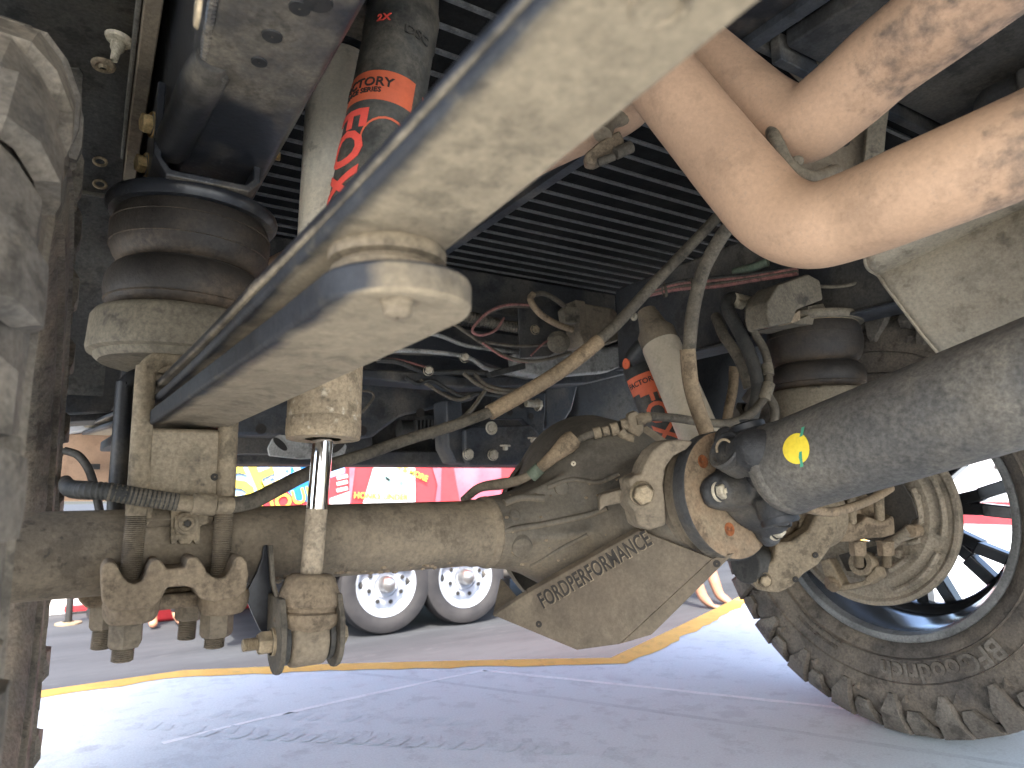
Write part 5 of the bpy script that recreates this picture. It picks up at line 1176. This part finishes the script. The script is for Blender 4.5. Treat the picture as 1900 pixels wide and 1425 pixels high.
def hose(name, label, pts, r_, matn, cat="hose", n=14, group=None, k=6):
    t = thing(name, label, cat, tuple(at(*pts[0])), group); mb = MB(); mb.tube([at(*q) for q in pts], r_, n, k); mb.build("tube", M[matn], t); return t
h = hose("brake_hose", "black rubber brake hose looping down from a dusty elbow beside the far frame rail", ((1378, 560, 1.38), (1362, 552, 1.36), (1350, 560, 1.35), (1353, 580, 1.34), (1366, 605, 1.33), (1386, 645, 1.31), (1402, 690, 1.29), (1406, 725, 1.28), (1398, 765, 1.27), (1385, 800, 1.26)), .0125, 'hosedk')
mb = MB(); mb.cyl(at(1362, 553, 1.35), at(1390, 560, 1.38), .011); mb.cyl(at(1366, 563, 1.345), at(1378, 566, 1.35), .009); mb.build("elbow_fitting", M['boltlight'], h)
h = hose("brake_hose", "thin dusty brake line with taped sleeves hanging from the valve bracket and splitting in two", ((1416, 553, 1.36), (1404, 553, 1.34), (1394, 562, 1.33), (1389, 585, 1.32), (1400, 617, 1.31), (1416, 645, 1.30), (1424, 670, 1.29), (1426, 700, 1.28), (1425, 725, 1.27), (1410, 750, 1.26), (1388, 771, 1.25), (1350, 785, 1.24), (1300, 783, 1.22), (1255, 776, 1.20), (1205, 773, 1.18)), .0078, 'hose')
mb = MB(); mb.tube([at(1423, 676, 1.288), at(1426, 696, 1.28)], .0105, 14, 1); mb.tube([at(1427, 712, 1.272), at(1418, 742, 1.262)], .0112, 14, 1); mb.build("tape_sleeve", M['cup'], h)
mb = MB(); mb.tube([at(1426, 735, 1.265), at(1437, 756, 1.262), at(1436, 778, 1.262), at(1424, 804, 1.265)], .0085, 14, 5); mb.build("branch", M['hose'], h)
mb = MB(); mb.cyl(at(1412, 553, 1.355), at(1440, 548, 1.40), .009); mb.build("hose_fitting", M['boltlight'], h)
hose("vent_hose", "short dusty hose bending off the far rail bracket behind the black brake hose", ((1328, 588, 1.42), (1334, 600, 1.40), (1343, 622, 1.38), (1362, 650, 1.36), (1378, 680, 1.35), (1390, 720, 1.34)), .011, 'hose')
hose("drain_tube", "pale dusty drain tube standing behind the brake hoses", ((1362, 680, 1.40), (1360, 720, 1.40), (1352, 760, 1.40), (1346, 800, 1.40)), .010, 'hosetan')
hose("air_line", "thin grey air line running from the valve bracket to the heat shield", ((1446, 545, 1.33), (1480, 528, 1.33), (1530, 532, 1.32), (1570, 530, 1.31), (1612, 517, 1.30)), .0035, 'cup', n=8)
t = thing("wire_conduit", "ribbed conduit running behind the far bracket to the heat shield", "conduit", tuple(at(1540, 560, 1.4)))
mb = MB(); mb.ribbed([at(*q) for q in ((1490, 580, 1.42), (1530, 566, 1.41), (1570, 553, 1.40), (1625, 530, 1.38))], .0085, .005, 12); mb.build("conduit", M['hose'], t)
t = thing("panel_support", "dusty hat-section support running past the far bellows to the shield", "support", tuple(at(1560, 540, 1.5)))
mb = MB(); mb.tube([at(1500, 590, 1.6), at(1660, 525, 1.5)], .02, 4, 1); mb.build("support_bar", M['axle'], t)
# far wheelhouse
fw_ = thing("wheelhouse_liner", "black far wheelhouse liner behind the far bellows, lost in shadow", "wheel liner", (1.6, AX.y, 1.0))
rows = []
for i in range(25):
    th = R(-80+i*7.0); rr = .62
    rows.append([V((x, AX.y+rr*sin(th), AX.z+rr*cos(th))) for x in (1.43, 1.6, 1.85)])
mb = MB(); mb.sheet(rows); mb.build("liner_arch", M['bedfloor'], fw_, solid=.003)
# green marked harness beside the far rail
t = thing("wire_harness", "bundle of faded pink and grey wires tied along the far frame rail", "wiring", tuple(at(1300, 530, 1.5)))
for k, (dv, m_) in enumerate(((0, 'wirered'), (5, 'hose'), (9, 'wirered'), (-4, 'hosedk'))):
    mb = MB(); mb.tube([at(*q) for q in ((1200, 545+dv*.4, 1.62), (1260, 527+dv, 1.56), (1330, 520+dv*1.2, 1.5), (1400, 512+dv*.8, 1.44), (1480, 498+dv, 1.38))], .0048, 8, 5); mb.build("wire", M[m_], t)
for (u, v, d) in ((1233, 537, 1.57), (1282, 527, 1.53)):
    mb = MB(); mb.lathe([(-.003, .016), (.003, .016), (.003, .0145), (-.003, .0145)], at(u, v+2, d), rt+up*.2, 16); mb.build("cable_tie", M['hose'], t)
mb = MB(); mb.tube([at(1362, 505, 1.5), at(1400, 495, 1.46), at(1425, 486, 1.44)], .009, 10); mb.build("green_tape", M['greentape'], t)

# ---------------------------------------------------------------- brake cables across the axle
cb = thing("brake_cable", "long dusty brake cable sweeping from the near axle tube up to the exhaust bend", "cable", tuple(sy(390, 935, .79)), "parking brake cables")
pcs = [sy(*q) for q in ((122, 893, 1.25), (124, 899, 1.05), (130, 906, .86), (150, 909, .80), (200, 912, .785), (260, 922, .785), (330, 932, .785))]
mb = MB(); mb.ribbed(pcs, .0092, .0042, 14, .10); mb.build("ribbed_conduit", M['hosedk'], cb)
mb = MB(); mb.ribbed(pcs[4:], .0096, .0042, 14, .10); mb.build("dusty_conduit", M['hose'], cb)
mb = MB(); mb.tube([sy(330, 932, .785), sy(363, 936, .785)], .0085, 14, 1); mb.cyl(sy(356, 935, .785), sy(400, 937, .785), .0112); mb.cyl(sy(398, 937, .785), sy(430, 938, .79), .0092); mb.build("crimp_sleeve", M['dustcast'], cb)
mb = MB(); mb.tube([sy(*q) for q in ((428, 938, .79), (470, 929, .80), (515, 907, .83), (560, 884, .87), (610, 864, .91), (680, 842, .94), (760, 814, .96), (840, 790, .96), (916, 762, .955))], .0088, 16, 6); mb.build("cable_jacket", M['hose'], cb)
mb = MB(); mb.tube([sy(*q) for q in ((908, 766, .955), (1000, 714, .94), (1060, 674, .925), (1112, 632, .91))], .0128, 18, 6); mb.build("muddy_sleeve", M['hosetan'], cb)
mb = MB(); mb.tube([sy(*q) for q in ((1108, 634, .912), (1150, 596, .90), (1210, 530, .88), (1275, 462, .86), (1335, 398, .84), (1400, 330, .82))], .0102, 16, 6); mb.build("cable_jacket", M['hose'], cb)
c2b = thing("brake_cable", "shorter brake cable dropping from the exhaust bend to the pinion flange", "cable", tuple(at(1290, 560, 1.1)), "parking brake cables")
mb = MB(); mb.tube([at(*q) for q in ((1370, 400, 1.0), (1338, 440, 1.03), (1310, 490, 1.05), (1296, 530, 1.06), (1284, 590, 1.06), (1278, 655, 1.06))], .0105, 16, 6); mb.build("cable_jacket", M['hose'], c2b)
mb = MB(); mb.tube([at(*q) for q in ((1276, 648, 1.06), (1280, 700, 1.06), (1290, 745, 1.06), (1312, 805, 1.06))], .0122, 18, 6); mb.build("muddy_sleeve", M['hosetan'], c2b)
# cable clamp on the axle
cc_ = thing("cable_clamp", "small dusty clamp plate with a star-drive screw on the near axle tube", "clamp", tuple(sy(345, 970, .815)))
mb = MB(); mb.prism([sy(u, v, .812) for u, v in ((317, 935), (362, 940), (388, 945), (388, 970), (372, 976), (371, 1010), (362, 1010), (358, 1002), (352, 1010), (334, 1010), (330, 1002), (326, 1010), (317, 1010))], V((0, .008, 0))); mb.build("clamp_plate", M['dustcast'], cc_, bevel=.001)
mb = MB(); mb.prism([sy(u, v, .809) for u, v in ((325, 958), (335, 951), (362, 951), (384, 952), (386, 968), (370, 972), (369, 990), (326, 992), (323, 978))], V((0, .004, 0))); mb.build("clamp_tab", M['dustcast'], cc_, bevel=.001)
p = sy(346, 971, .809)
mb = MB(); mb.lathe([(0, .0118), (.002, .0115), (.003, .0085), (.006, .008), (.0075, .006), (.0065, .004), (.004, .0038), (.004, .001)], p, -Y_, 24); mb.build("torx_screw", M['dustcast'], cc_)
mb = MB(); mb.prism([p+V((.0042*(1 if i % 2 else .6)*cos(i*pi/6), -.0078, .0042*(1 if i % 2 else .6)*sin(i*pi/6))) for i in range(12)], V((0, .002, 0))); mb.build("torx_recess", M['letterdark'], cc_)
mb = MB(); mb.prism([sy(u, v, .815) for u, v in ((271, 940), (285, 938), (279, 968), (273, 975))], V((0, .004, 0))); mb.build("spur", M['dustcast'], cc_)
hose("abs_wire", "thin black wheel sensor wire curling beside the near tyre behind the U-bolt", ((120, 836, .95), (145, 845, .95), (165, 872, .95), (178, 915, .95), (187, 960, .95)), .0055, 'hosedk', cat="wire", n=10)
# line and fittings along the differential
bl = thing("brake_line", "dirty brake line with unions and a bottle-shaped fitting lying over the differential housing", "brake line", tuple(at(1010, 840, .97)))
mb = MB(); mb.tube([at(*q) for q in ((860, 928, 1.05), (890, 905, 1.03), (930, 898, 1.01), (965, 890, .995), (1000, 872, .985))], [.006, .007, .0085, .007, .006], 12, 5); mb.build("line", M['axle'], bl)
mb = MB(); mb.lathe([(0, .006), (.006, .008), (.03, .010), (.055, .0145), (.066, .0145), (.072, .011), (.073, .001)], at(998, 872, .982), (at(1055, 822, .985)-at(998, 872, .982)), 24); mb.build("bottle_fitting", M['hosetan'], bl)
mb = MB(); mb.tube([at(985, 884, .985), at(1002, 868, .983)], .0095, 14, 1); mb.build("green_band", M['greentape'], bl)
mb = MB(); mb.tube([at(*q) for q in ((1058, 825, .99), (1080, 812, 1.0), (1105, 803, 1.01), (1130, 800, 1.02))], .006, 12, 4); mb.build("line", M['hose'], bl)
mb = MB()
for (u, v, d, r_, l) in ((1108, 803, 1.01, .0085, 14), (1124, 800, 1.01, .0075, 12), (1140, 796, 1.02, .010, 14), (1158, 788, 1.03, .009, 12), (1188, 778, 1.04, .0095, 16), (1200, 775, 1.04, .008, 14)):
    mb.cyl(at(u-l/2, v+l*.12, d), at(u+l/2, v-l*.12, d), r_, n=12)
mb.build("union_nut", M['dustcast'], bl)
mb = MB(); mb.prism([at(u, v, 1.035) for u, v in ((1162, 800), (1165, 768), (1180, 762), (1192, 772), (1196, 800), (1185, 812))], fw*.02); mb.build("junction_block", M['axle'], bl, bevel=.003)
mb = MB(); mb.tube([at(1150, 800, 1.02), at(1162, 812, 1.02), at(1175, 815, 1.02)], .007, 10, 3); mb.build("bleed_stub", M['dustcast'], bl)
mb = MB(); mb.prism([at(u, v, 1.07) for u, v in ((1130, 812), (1200, 790), (1260, 832), (1235, 842), (1180, 822))], fw*.006); mb.build("line_bracket", M['axle'], bl, bevel=.001)

# ---------------------------------------------------------------- far brake and spring clamp
bk = thing("brake_shield", "round dusty stamped brake shield with embossed ribs in front of the far wheel", "brake shield", (1.40, AX.y, AX.z))
XS = 1.395
rS = 1.015*math.hypot(sx(1690, 1109, XS).y-AX.y, sx(1690, 1109, XS).z-AX.z)
o = V((XS, AX.y, AX.z))
mb = MB(); mb.lathe([(0.012, .06), (.012, rS*.52), (.006, rS*.56), (.004, rS*.74), (.014, rS*.80), (.016, rS*.93), (.010, rS*.965), (.010, rS), (.02, rS*1.005), (.026, rS)], o, X_, 96); mb.build("shield_plate", M['brake'], bk, solid=.002)
def sarc(r_, q0_, q1_, w, dx):
    mb = MB(); n = 14
    mb.tube([o+V((dx, r_*sin(R(q0_+(q1_-q0_)*i/n)), r_*cos(R(q0_+(q1_-q0_)*i/n)))) for i in range(n+1)], w, 8, 1); mb.build("embossed_rib", M['brake'], bk)
for r_, a, b in ((rS*.865, 200, 243), (rS*.865, 255, 300), (rS*.865, 312, 345), (rS*.66, 262, 292), (rS*.66, 205, 226)): sarc(r_, a, b, .0062, .009 if r_ > rS*.8 else -.001)
for a in (214, 232, 250, 272):
    mb = MB(); mb.tube([o+V((.001, r_*sin(R(a+k*7)), r_*cos(R(a+k*7)))) for k, r_ in enumerate((rS*.5, rS*.6, rS*.68))], .0048, 8, 3); mb.build("embossed_rib", M['brake'], bk)
for (u, v) in ((1703, 921), (1669, 1026)):
    p = sx(u, v, XS-.001); mb = MB(); mb.lathe([(0, .006), (.004, .006), (.005, .001)], p, -X_, 16); mb.build("shield_rivet", M['brake'], bk)
p = sx(1697, 985, XS-.012); mb = MB(); mb.cyl(p+X_*.012, p-X_*.014, .0125); mb.build("slide_pin", M['clay'], bk)
mb = MB(); mb.prism([sx(u, v, XS-.01) for u, v in ((1585, 880), (1640, 870), (1668, 888), (1692, 925), (1704, 962), (1690, 965), (1682, 985), (1664, 998), (1640, 1010), (1600, 1000))], V((.008, 0, 0))); mb.build("backing_plate", M['brakedk'], bk, bevel=.002)
mb = MB(); mb.tube([sx(1650, 1010, XS-.016), sx(1668, 998, XS-.016), sx(1690, 985, XS-.016)], [.012, .010, .014], 14, 4); mb.build("caliper_arm", M['brake'], bk)
cp_ = thing("brake_caliper", "dusty brake caliper bracket hanging below the far axle end, lever and pin showing", "brake caliper", tuple(at(1580, 1080, 1.33)))
mb = MB(); mb.prism([sx(u, v, 1.33) for u, v in ((1520, 1040), (1537, 1036), (1552, 1064), (1562, 1085), (1600, 1078), (1625, 1050), (1632, 1070), (1610, 1086), (1570, 1096), (1545, 1097), (1535, 1088))], V((.03, 0, 0))); mb.build("caliper_body", M['dustcast'], cp_, bevel=.004)
mb = MB(); mb.cyl(sx(1535, 1082, 1.322), sx(1562, 1080, 1.35), .013); mb.cyl(sx(1546, 1090, 1.318), sx(1548, 1086, 1.335), .010); mb.build("caliper_pin", M['clay'], cp_)
mb = MB(); mb.lathe([(-.012, .014), (-.012, .024), (.01, .026), (.01, .014)], sx(1602, 1046, 1.34), X_-Z_*.2, 28); mb.build("piston_ring", M['dustcast'], cp_)
mb = MB(); mb.prism([sx(u, v, 1.365) for u, v in ((1555, 1030), (1590, 1020), (1640, 1010), (1600, 1060), (1570, 1060))], V((.01, 0, 0))); mb.build("pad_plate", M['brakedk'], cp_, bevel=.002)
hose("abs_wire", "tan sensor cable in a short arc just under the driveshaft by the far brake", ((1495, 943, 1.05), (1540, 950, 1.08), (1580, 941, 1.12), (1620, 925, 1.17), (1652, 906, 1.22)), .0075, 'hosetan', cat="wire")
sp_ = thing("axle_flange", "dusty far axle end with a round collar where the spring clamp sits", "axle end", tuple(V((1.24, AX.y, AX.z))))
mb = MB(); mb.lathe([(-.10, .046), (-.06, .05), (-.02, .062), (.0, .066), (.02, .066), (.04, .052)], V((1.215, AX.y-.01, AX.z)), X_, 48); mb.build("collar", M['dustcast'], sp_)
fl_ = thing("clamp_plate", "far cast spring clamp with two cradles above its hanging nuts, left of the brake shield", "spring clamp", tuple(at(1610, 980, 1.34)))
dC = 1.33
mb = MB(); P = [(1556, 962), (1560, 956), (1572, 968), (1586, 974), (1602, 966), (1606, 958), (1620, 962), (1634, 968), (1648, 964), (1655, 956), (1660, 962), (1662, 992), (1640, 998), (1612, 1000), (1580, 1006), (1560, 1006), (1550, 1000)]
mb.prism([at(u, v, dC) for u, v in P], fw*.05+rt*.0); mb.build("cradle", M['clay'], fl_, bevel=.004)
for (u, va, vb) in ((1580, 885, 972), (1632, 868, 966)):
    t = thing("u_bolt", "far U-bolt leg beside the brake shield, %s" % ("left one nearer the driveshaft joint" if u < 1600 else "right one nearer the shield"), "U-bolt", tuple(at(u, 960, dC)), "far spring U-bolts")
    mb = MB(); mb.tube([at(u-6, va-60, dC+.03), at(u-3, va, dC+.02), at(u, vb, dC+.012)], .0095, 14, 3); mb.build("bolt_leg", M['dustcast'], t)
    mb = MB(); mb.hexbolt(at(u+10, 1004, dC+.015), -Z_, .027, .028, 1.25, .1, .3); mb.build("hex_nut", M['clay'], t)
    mb = MB(); mb.thread(at(u+12, 1020, dC+.015), at(u+14, 1052, dC+.015), .0095, .002); mb.build("threaded_leg", M['dustcast'], t)
for (u, v) in ((1535, 1010), (1556, 1020)):
    pass
lf2 = thing("leaf_spring", "far leaf spring end, dusty and half hidden behind the driveshaft", "leaf spring", (1.33, .9, .58), "leaf springs")
mb = MB(); mb.prism([V((1.30, y, z)) for y, z in ((-.3, .655), (.3, .64), (.86, .60), (1.3, .62), (1.3, .66), (.86, .64), (.3, .675), (-.3, .69))], V((.075, 0, 0))); mb.build("leaf_stack", M['axle'], lf2, bevel=.003)

# ---------------------------------------------------------------- rear of the chassis
def wall(parent, name, pts, y, th, matn, bevel=.003):
    mb = MB(); mb.prism([sy(u, v, y) for u, v in pts], V((0, th, 0))); return mb.build(name, M[matn], parent, bevel=bevel)
rb = thing("rear_bumper", "dark underside of the rear bumper, its straight lower edge just above the red trailer", "bumper", tuple(sy(760, 850, 2.1)))
wall(rb, "bumper_skin", ((405, 836), (1180, 836), (1180, 866), (405, 861)), 2.08, .22, 'darkpanel', .008)
wall(rb, "bumper_face", ((405, 780), (1180, 760), (1180, 838), (405, 838)), 2.22, .08, 'darkpanel')
hc = thing("hitch_crossmember", "grey hitch crossmember panel with dark oval holes between the shock and the bumper bracket", "crossmember", tuple(sy(600, 760, 1.9)))
wall(hc, "crossmember_panel", ((405, 700), (905, 690), (880, 742), (760, 768), (740, 775), (690, 812), (405, 806)), 1.88, .10, 'steelblue', .01)
wall(hc, "lower_web", ((405, 802), (690, 808), (690, 842), (405, 842)), 1.98, .08, 'darkpanel')
for (u, v) in ((484, 796), (672, 799), (780, 766)):
    mb = MB(); p = sy(u, v, 1.879); mb.lathe([(0, .001), (0, .014), (.001, .014), (.001, .001)], p, -Y_, 20); o = mb.build("oval_hole", M['letterdark'], hc)
tl_ = thing("tow_loop", "grey steel safety-chain bracket with a slot at each end, behind the chrome rod", "tow bracket", tuple(sy(570, 830, 1.82)))
mb = MB(); q = [(500, 846), (497, 832), (505, 815), (518, 806), (535, 808), (548, 818), (588, 824), (612, 818), (622, 812), (636, 815), (644, 828), (640, 842), (622, 848), (560, 852)]
mb.prism([sy(u, v, 1.80) for u, v in q], V((0, .012, 0))); mb.build("loop_plate", M['greypanel'], tl_, bevel=.003)
for (u, v, r_) in ((520, 824, -50), (628, 829, 50)):
    p = sy(u, v, 1.798); mb = MB(); n_ = 20
    mb.prism([p+V(((.026*cos(2*pi*i/n_))*cos(R(r_))-.009*sin(2*pi*i/n_)*sin(R(r_)), 0, -.026*cos(2*pi*i/n_)*sin(R(r_))*-1*.8+.009*sin(2*pi*i/n_)*cos(R(r_)))) for i in range(n_)], V((0, .0015, 0))); mb.build("loop_slot", M['letterdark'], tl_)
fn = thing("ribbed_mount", "small black rubber mount with upright fins in the dark recess right of the shock can", "rubber mount", tuple(sy(775, 800, 1.95)))
mb = MB(); p = sy(768, 798, 1.98); mb.lathe([(0, .032), (.05, .03), (.052, .001)], p, -X_, 28); mb.build("mount_core", M['hosedk'], fn)
f0 = None
for k in range(7):
    p = sy(768+k*7, 798-k*.5, 1.96)
    mb = MB(); mb.box(p, (.006, .05, .058)); mb.build("fin", M['hosedk'], fn, bevel=.001)
bb = thing("bumper_bracket", "blue-grey bumper bracket with dirty hex bolts and holes, left of the differential", "bracket", tuple(sy(930, 810, 1.75)))
wall(bb, "bracket_side", ((828, 742), (856, 738), (862, 800), (866, 862), (846, 858), (832, 830)), 1.74, .09, 'steelblue', .006)
wall(bb, "bracket_face", ((862, 796), (880, 790), (985, 788), (998, 800), (1012, 822), (1040, 832), (1040, 862), (872, 864), (864, 850)), 1.72, .07, 'steelblue', .008)
wall(bb, "bracket_upper", ((920, 735), (1012, 728), (1012, 760), (1006, 835), (996, 838), (990, 800), (970, 778), (914, 778)), 1.76, .03, 'steelblue', .004)
for (u, v) in ((868, 843), (914, 844)):
    mb = MB(); mb.hexbolt(sy(u, v, 1.719), -Y_, .026, .012, 1.3, .2, .4); mb.build("hex_bolt", M['boltlight'], bb)
for (u, v) in ((934, 826), (985, 812), (996, 824)):
    mb = MB(); mb.hexbolt(sy(u, v, 1.73), -Z_, .026, .016, 1.6, .2, .1); mb.build("hex_bolt", M['boltlight'], bb)
mb = MB(); p = sy(912, 794, 1.718); mb.lathe([(0, .012), (.002, .018), (.0, .020)], p, -Y_, 24); mb.lathe([(0, .001), (0, .011), (.0015, .011), (.0015, .001)], p, -Y_, 20); mb.build("slot_ring", M['boltlight'], bb)
for (u, v) in ((946, 765), (968, 752), (985, 772)):
    mb = MB(); mb.lathe([(0, .001), (0, .010), (.0012, .010), (.0012, .001)], sy(u, v, 1.759), -Y_, 18); mb.build("bracket_hole", M['letterdark'], bb)
for (u, v) in ((990, 748),):
    mb = MB(); mb.cyl(sy(u-14, v, 1.74), sy(u+10, v+2, 1.74), .012); mb.hexbolt(sy(u+6, v+3, 1.74), X_, .03, .014, 1.3, .2); mb.build("stud_nut", M['boltlight'], bb)
cr = thing("rear_crossmember", "black pressed crossmember with pale painted edge highlights under the bed behind the leaf tip", "crossmember", tuple(sy(850, 650, 1.6)))
def beam(par, name, top, r_, y, matn, n=12, flat=None): 
    mb = MB(); mb.tube([sy(u, v, y) for u, v in top], r_, n, 6, flat=flat); mb.build(name, M[matn], par)
wall(cr, "beam_web", ((690, 628), (760, 618), (812, 622), (860, 640), (905, 648), (1000, 660), (1000, 700), (940, 688), (880, 664), (820, 654), (740, 650), (690, 655)), 1.60, .06, 'black', .004)
beam(cr, "upper_lip_highlight", ((690, 628), (760, 616), (812, 622), (860, 640), (910, 648), (1010, 660)), .0055, 1.598, 'greypanel')  # edge highlights put into a pale material along both lips
beam(cr, "lower_lip_highlight", ((690, 656), (740, 650), (820, 655), (870, 664), (905, 685), (960, 694)), .006, 1.598, 'greypanel')
wall(cr, "lower_beam", ((672, 684), (800, 690), (870, 700), (1010, 694), (1180, 664), (1180, 690), (1090, 712), (870, 720), (672, 702)), 1.66, .10, 'steelblue', .006)
wall(cr, "beam_shelf", ((955, 655), (1180, 640), (1200, 660), (1130, 690), (1010, 700), (960, 690)), 1.56, .05, 'greypanel', .006)
wall(cr, "beam_channel", ((908, 690), (975, 672), (976, 684), (912, 700)), 1.55, .02, 'hosedk', .002)
for (u, v) in ((699, 660), (795, 688), (862, 664)):
    mb = MB(); mb.hexbolt(sy(u, v, 1.59), V((-.3, -1, 0)), .018, .016, 1.5, .2); mb.build("hex_bolt", M['boltlight'], cr)
bp = thing("dark_splash_panel", "smooth dark moulded panel in shadow behind the far shock", "splash panel", tuple(sy(1130, 760, 1.9)))
wall(bp, "panel_body", ((1062, 700), (1180, 665), (1320, 620), (1330, 830), (1100, 850), (1064, 836), (1040, 800), (1062, 760)), 1.85, .12, 'darkpanel', .03)
wall(bp, "panel_block", ((1010, 712), (1075, 706), (1062, 760), (1040, 795), (1012, 795)), 1.80, .08, 'steelblue', .008)
# control module with plugs
md = thing("control_module", "dusty control module box with wire plugs behind the long brake cable", "module", tuple(sy(1115, 600, 1.5)))
wall(md, "module_case", ((1082, 562), (1140, 572), (1152, 590), (1148, 632), (1110, 645), (1080, 632)), 1.46, .07, 'axle', .006)
wall(md, "module_flange", ((1068, 556), (1086, 558), (1092, 625), (1102, 640), (1085, 640), (1076, 620)), 1.44, .09, 'axle', .004)
wall(md, "wire_plug", ((1046, 574), (1052, 568), (1078, 570), (1078, 600), (1050, 598)), 1.44, .03, 'cup', .003)
wall(md, "mount_plate", ((962, 572), (1040, 566), (1060, 590), (1056, 640), (1020, 660), (966, 664)), 1.50, .006, 'darkpanel', .001)
mb = MB(); mb.hexbolt(sy(992, 612, 1.499), -Y_, .020, .010, 1.4, .2); mb.build("plate_bolt", M['boltdirt'], md)
mb = MB(); p = sy(1036, 636, 1.45); mb.lathe([(0, .030), (.006, .031), (.009, .026), (.011, .018), (.013, .016), (.013, .001)], p, V((-.5, -.85, .1)), 32); mb.build("round_sensor", M['cup'], md)
mb = MB(); mb.ribbed([sy(*q) for q in ((990, 545, 1.44), (984, 556, 1.44), (1000, 580, 1.43), (1030, 600, 1.43), (1062, 612, 1.43))], .009, .008, 12, .08); mb.build("taped_lead", M['hosetan'], md)
mb = MB(); mb.ribbed([sy(*q) for q in ((985, 548, 1.45), (1010, 545, 1.45), (1040, 562, 1.45), (1060, 582, 1.45))], .007, .008, 12, .08); mb.build("taped_lead", M['hose'], md)
def wire(par, nm, pts, r_, matn):
    mb = MB(); mb.tube([sy(*q) for q in pts], r_, 8, 6); mb.build(nm, M[matn], par)
wl = thing("wire_loop", "loose loop of faded pink wire hanging from the module plate to the crossmember", "wiring", tuple(sy(890, 600, 1.45)))
wire(wl, "wire", ((985, 566, 1.45), (940, 566, 1.44), (905, 580, 1.44), (880, 605, 1.44), (878, 617, 1.44), (895, 622, 1.44), (920, 612, 1.45), (935, 590, 1.46)), .0035, 'wirered')
wire(wl, "wire", ((985, 570, 1.46), (940, 569, 1.45), (905, 583, 1.45), (884, 606, 1.45)), .003, 'hose')
wire(wl, "wire", ((838, 598, 1.5), (870, 620, 1.48), (900, 640, 1.46), (940, 662, 1.44), (975, 670, 1.44), (1010, 668, 1.44), (1060, 655, 1.44)), .0048, 'hose')
wire(wl, "wire", ((895, 636, 1.455), (930, 660, 1.44), (960, 670, 1.44), (980, 672, 1.44)), .0028, 'wirered')
wire(wl, "wire", ((900, 635, 1.5), (960, 642, 1.5), (1020, 640, 1.49)), .004, 'hose')
wire(wl, "wire", ((985, 660, 1.46), (1005, 640, 1.46), (1020, 630, 1.46)), .0025, 'wirered')
cd_ = thing("wire_conduit", "pair of ribbed grey conduits running under the bed behind the leaf spring tip", "conduit", tuple(sy(870, 595, 1.6)))
mb = MB(); mb.ribbed([sy(*q) for q in ((760, 605, 1.62), (820, 585, 1.6), (870, 588, 1.58), (940, 605, 1.56), (975, 606, 1.56))], .016, .008, 14); mb.build("conduit", M['hose'], cd_)
mb = MB(); mb.ribbed([sy(*q) for q in ((790, 598, 1.64), (830, 595, 1.62), (900, 600, 1.6), (970, 612, 1.58))], .014, .008, 14); mb.build("conduit", M['hosedk'], cd_)
h2_ = thing("wire_harness", "dark taped harness with ties drooping along the rear crossmember", "wiring", tuple(sy(850, 710, 1.65)))
wire(h2_, "wire", ((700, 668, 1.62), (740, 672, 1.62), (790, 690, 1.62), (850, 690, 1.6), (905, 692, 1.58)), .007, 'hosedk')
wire(h2_, "wire", ((690, 665, 1.62), (740, 668, 1.62), (800, 684, 1.62)), .003, 'wirered')
wire(h2_, "wire", ((752, 700, 1.64), (775, 712, 1.64), (800, 706, 1.64), (830, 722, 1.64), (860, 736, 1.63), (890, 730, 1.62), (930, 735, 1.62)), .006, 'hosedk')
wire(h2_, "wire", ((780, 705, 1.64), (820, 730, 1.64), (850, 742, 1.63), (872, 735, 1.62)), .005, 'hose')
wire(h2_, "wire", ((860, 692, 1.58), (890, 715, 1.57), (930, 728, 1.56), (1000, 728, 1.55)), .0055, 'hose')
wire(h2_, "wire", ((880, 694, 1.575), (905, 715, 1.565), (950, 724, 1.555), (1010, 718, 1.55)), .0055, 'hose')
wire(h2_, "wire", ((900, 725, 1.6), (870, 765, 1.6), (835, 790, 1.6), (800, 812, 1.62)), .006, 'hose')
wire(h2_, "wire", ((672, 725, 1.7), (690, 728, 1.7), (692, 740, 1.7), (672, 765, 1.7)), .0035, 'hose')
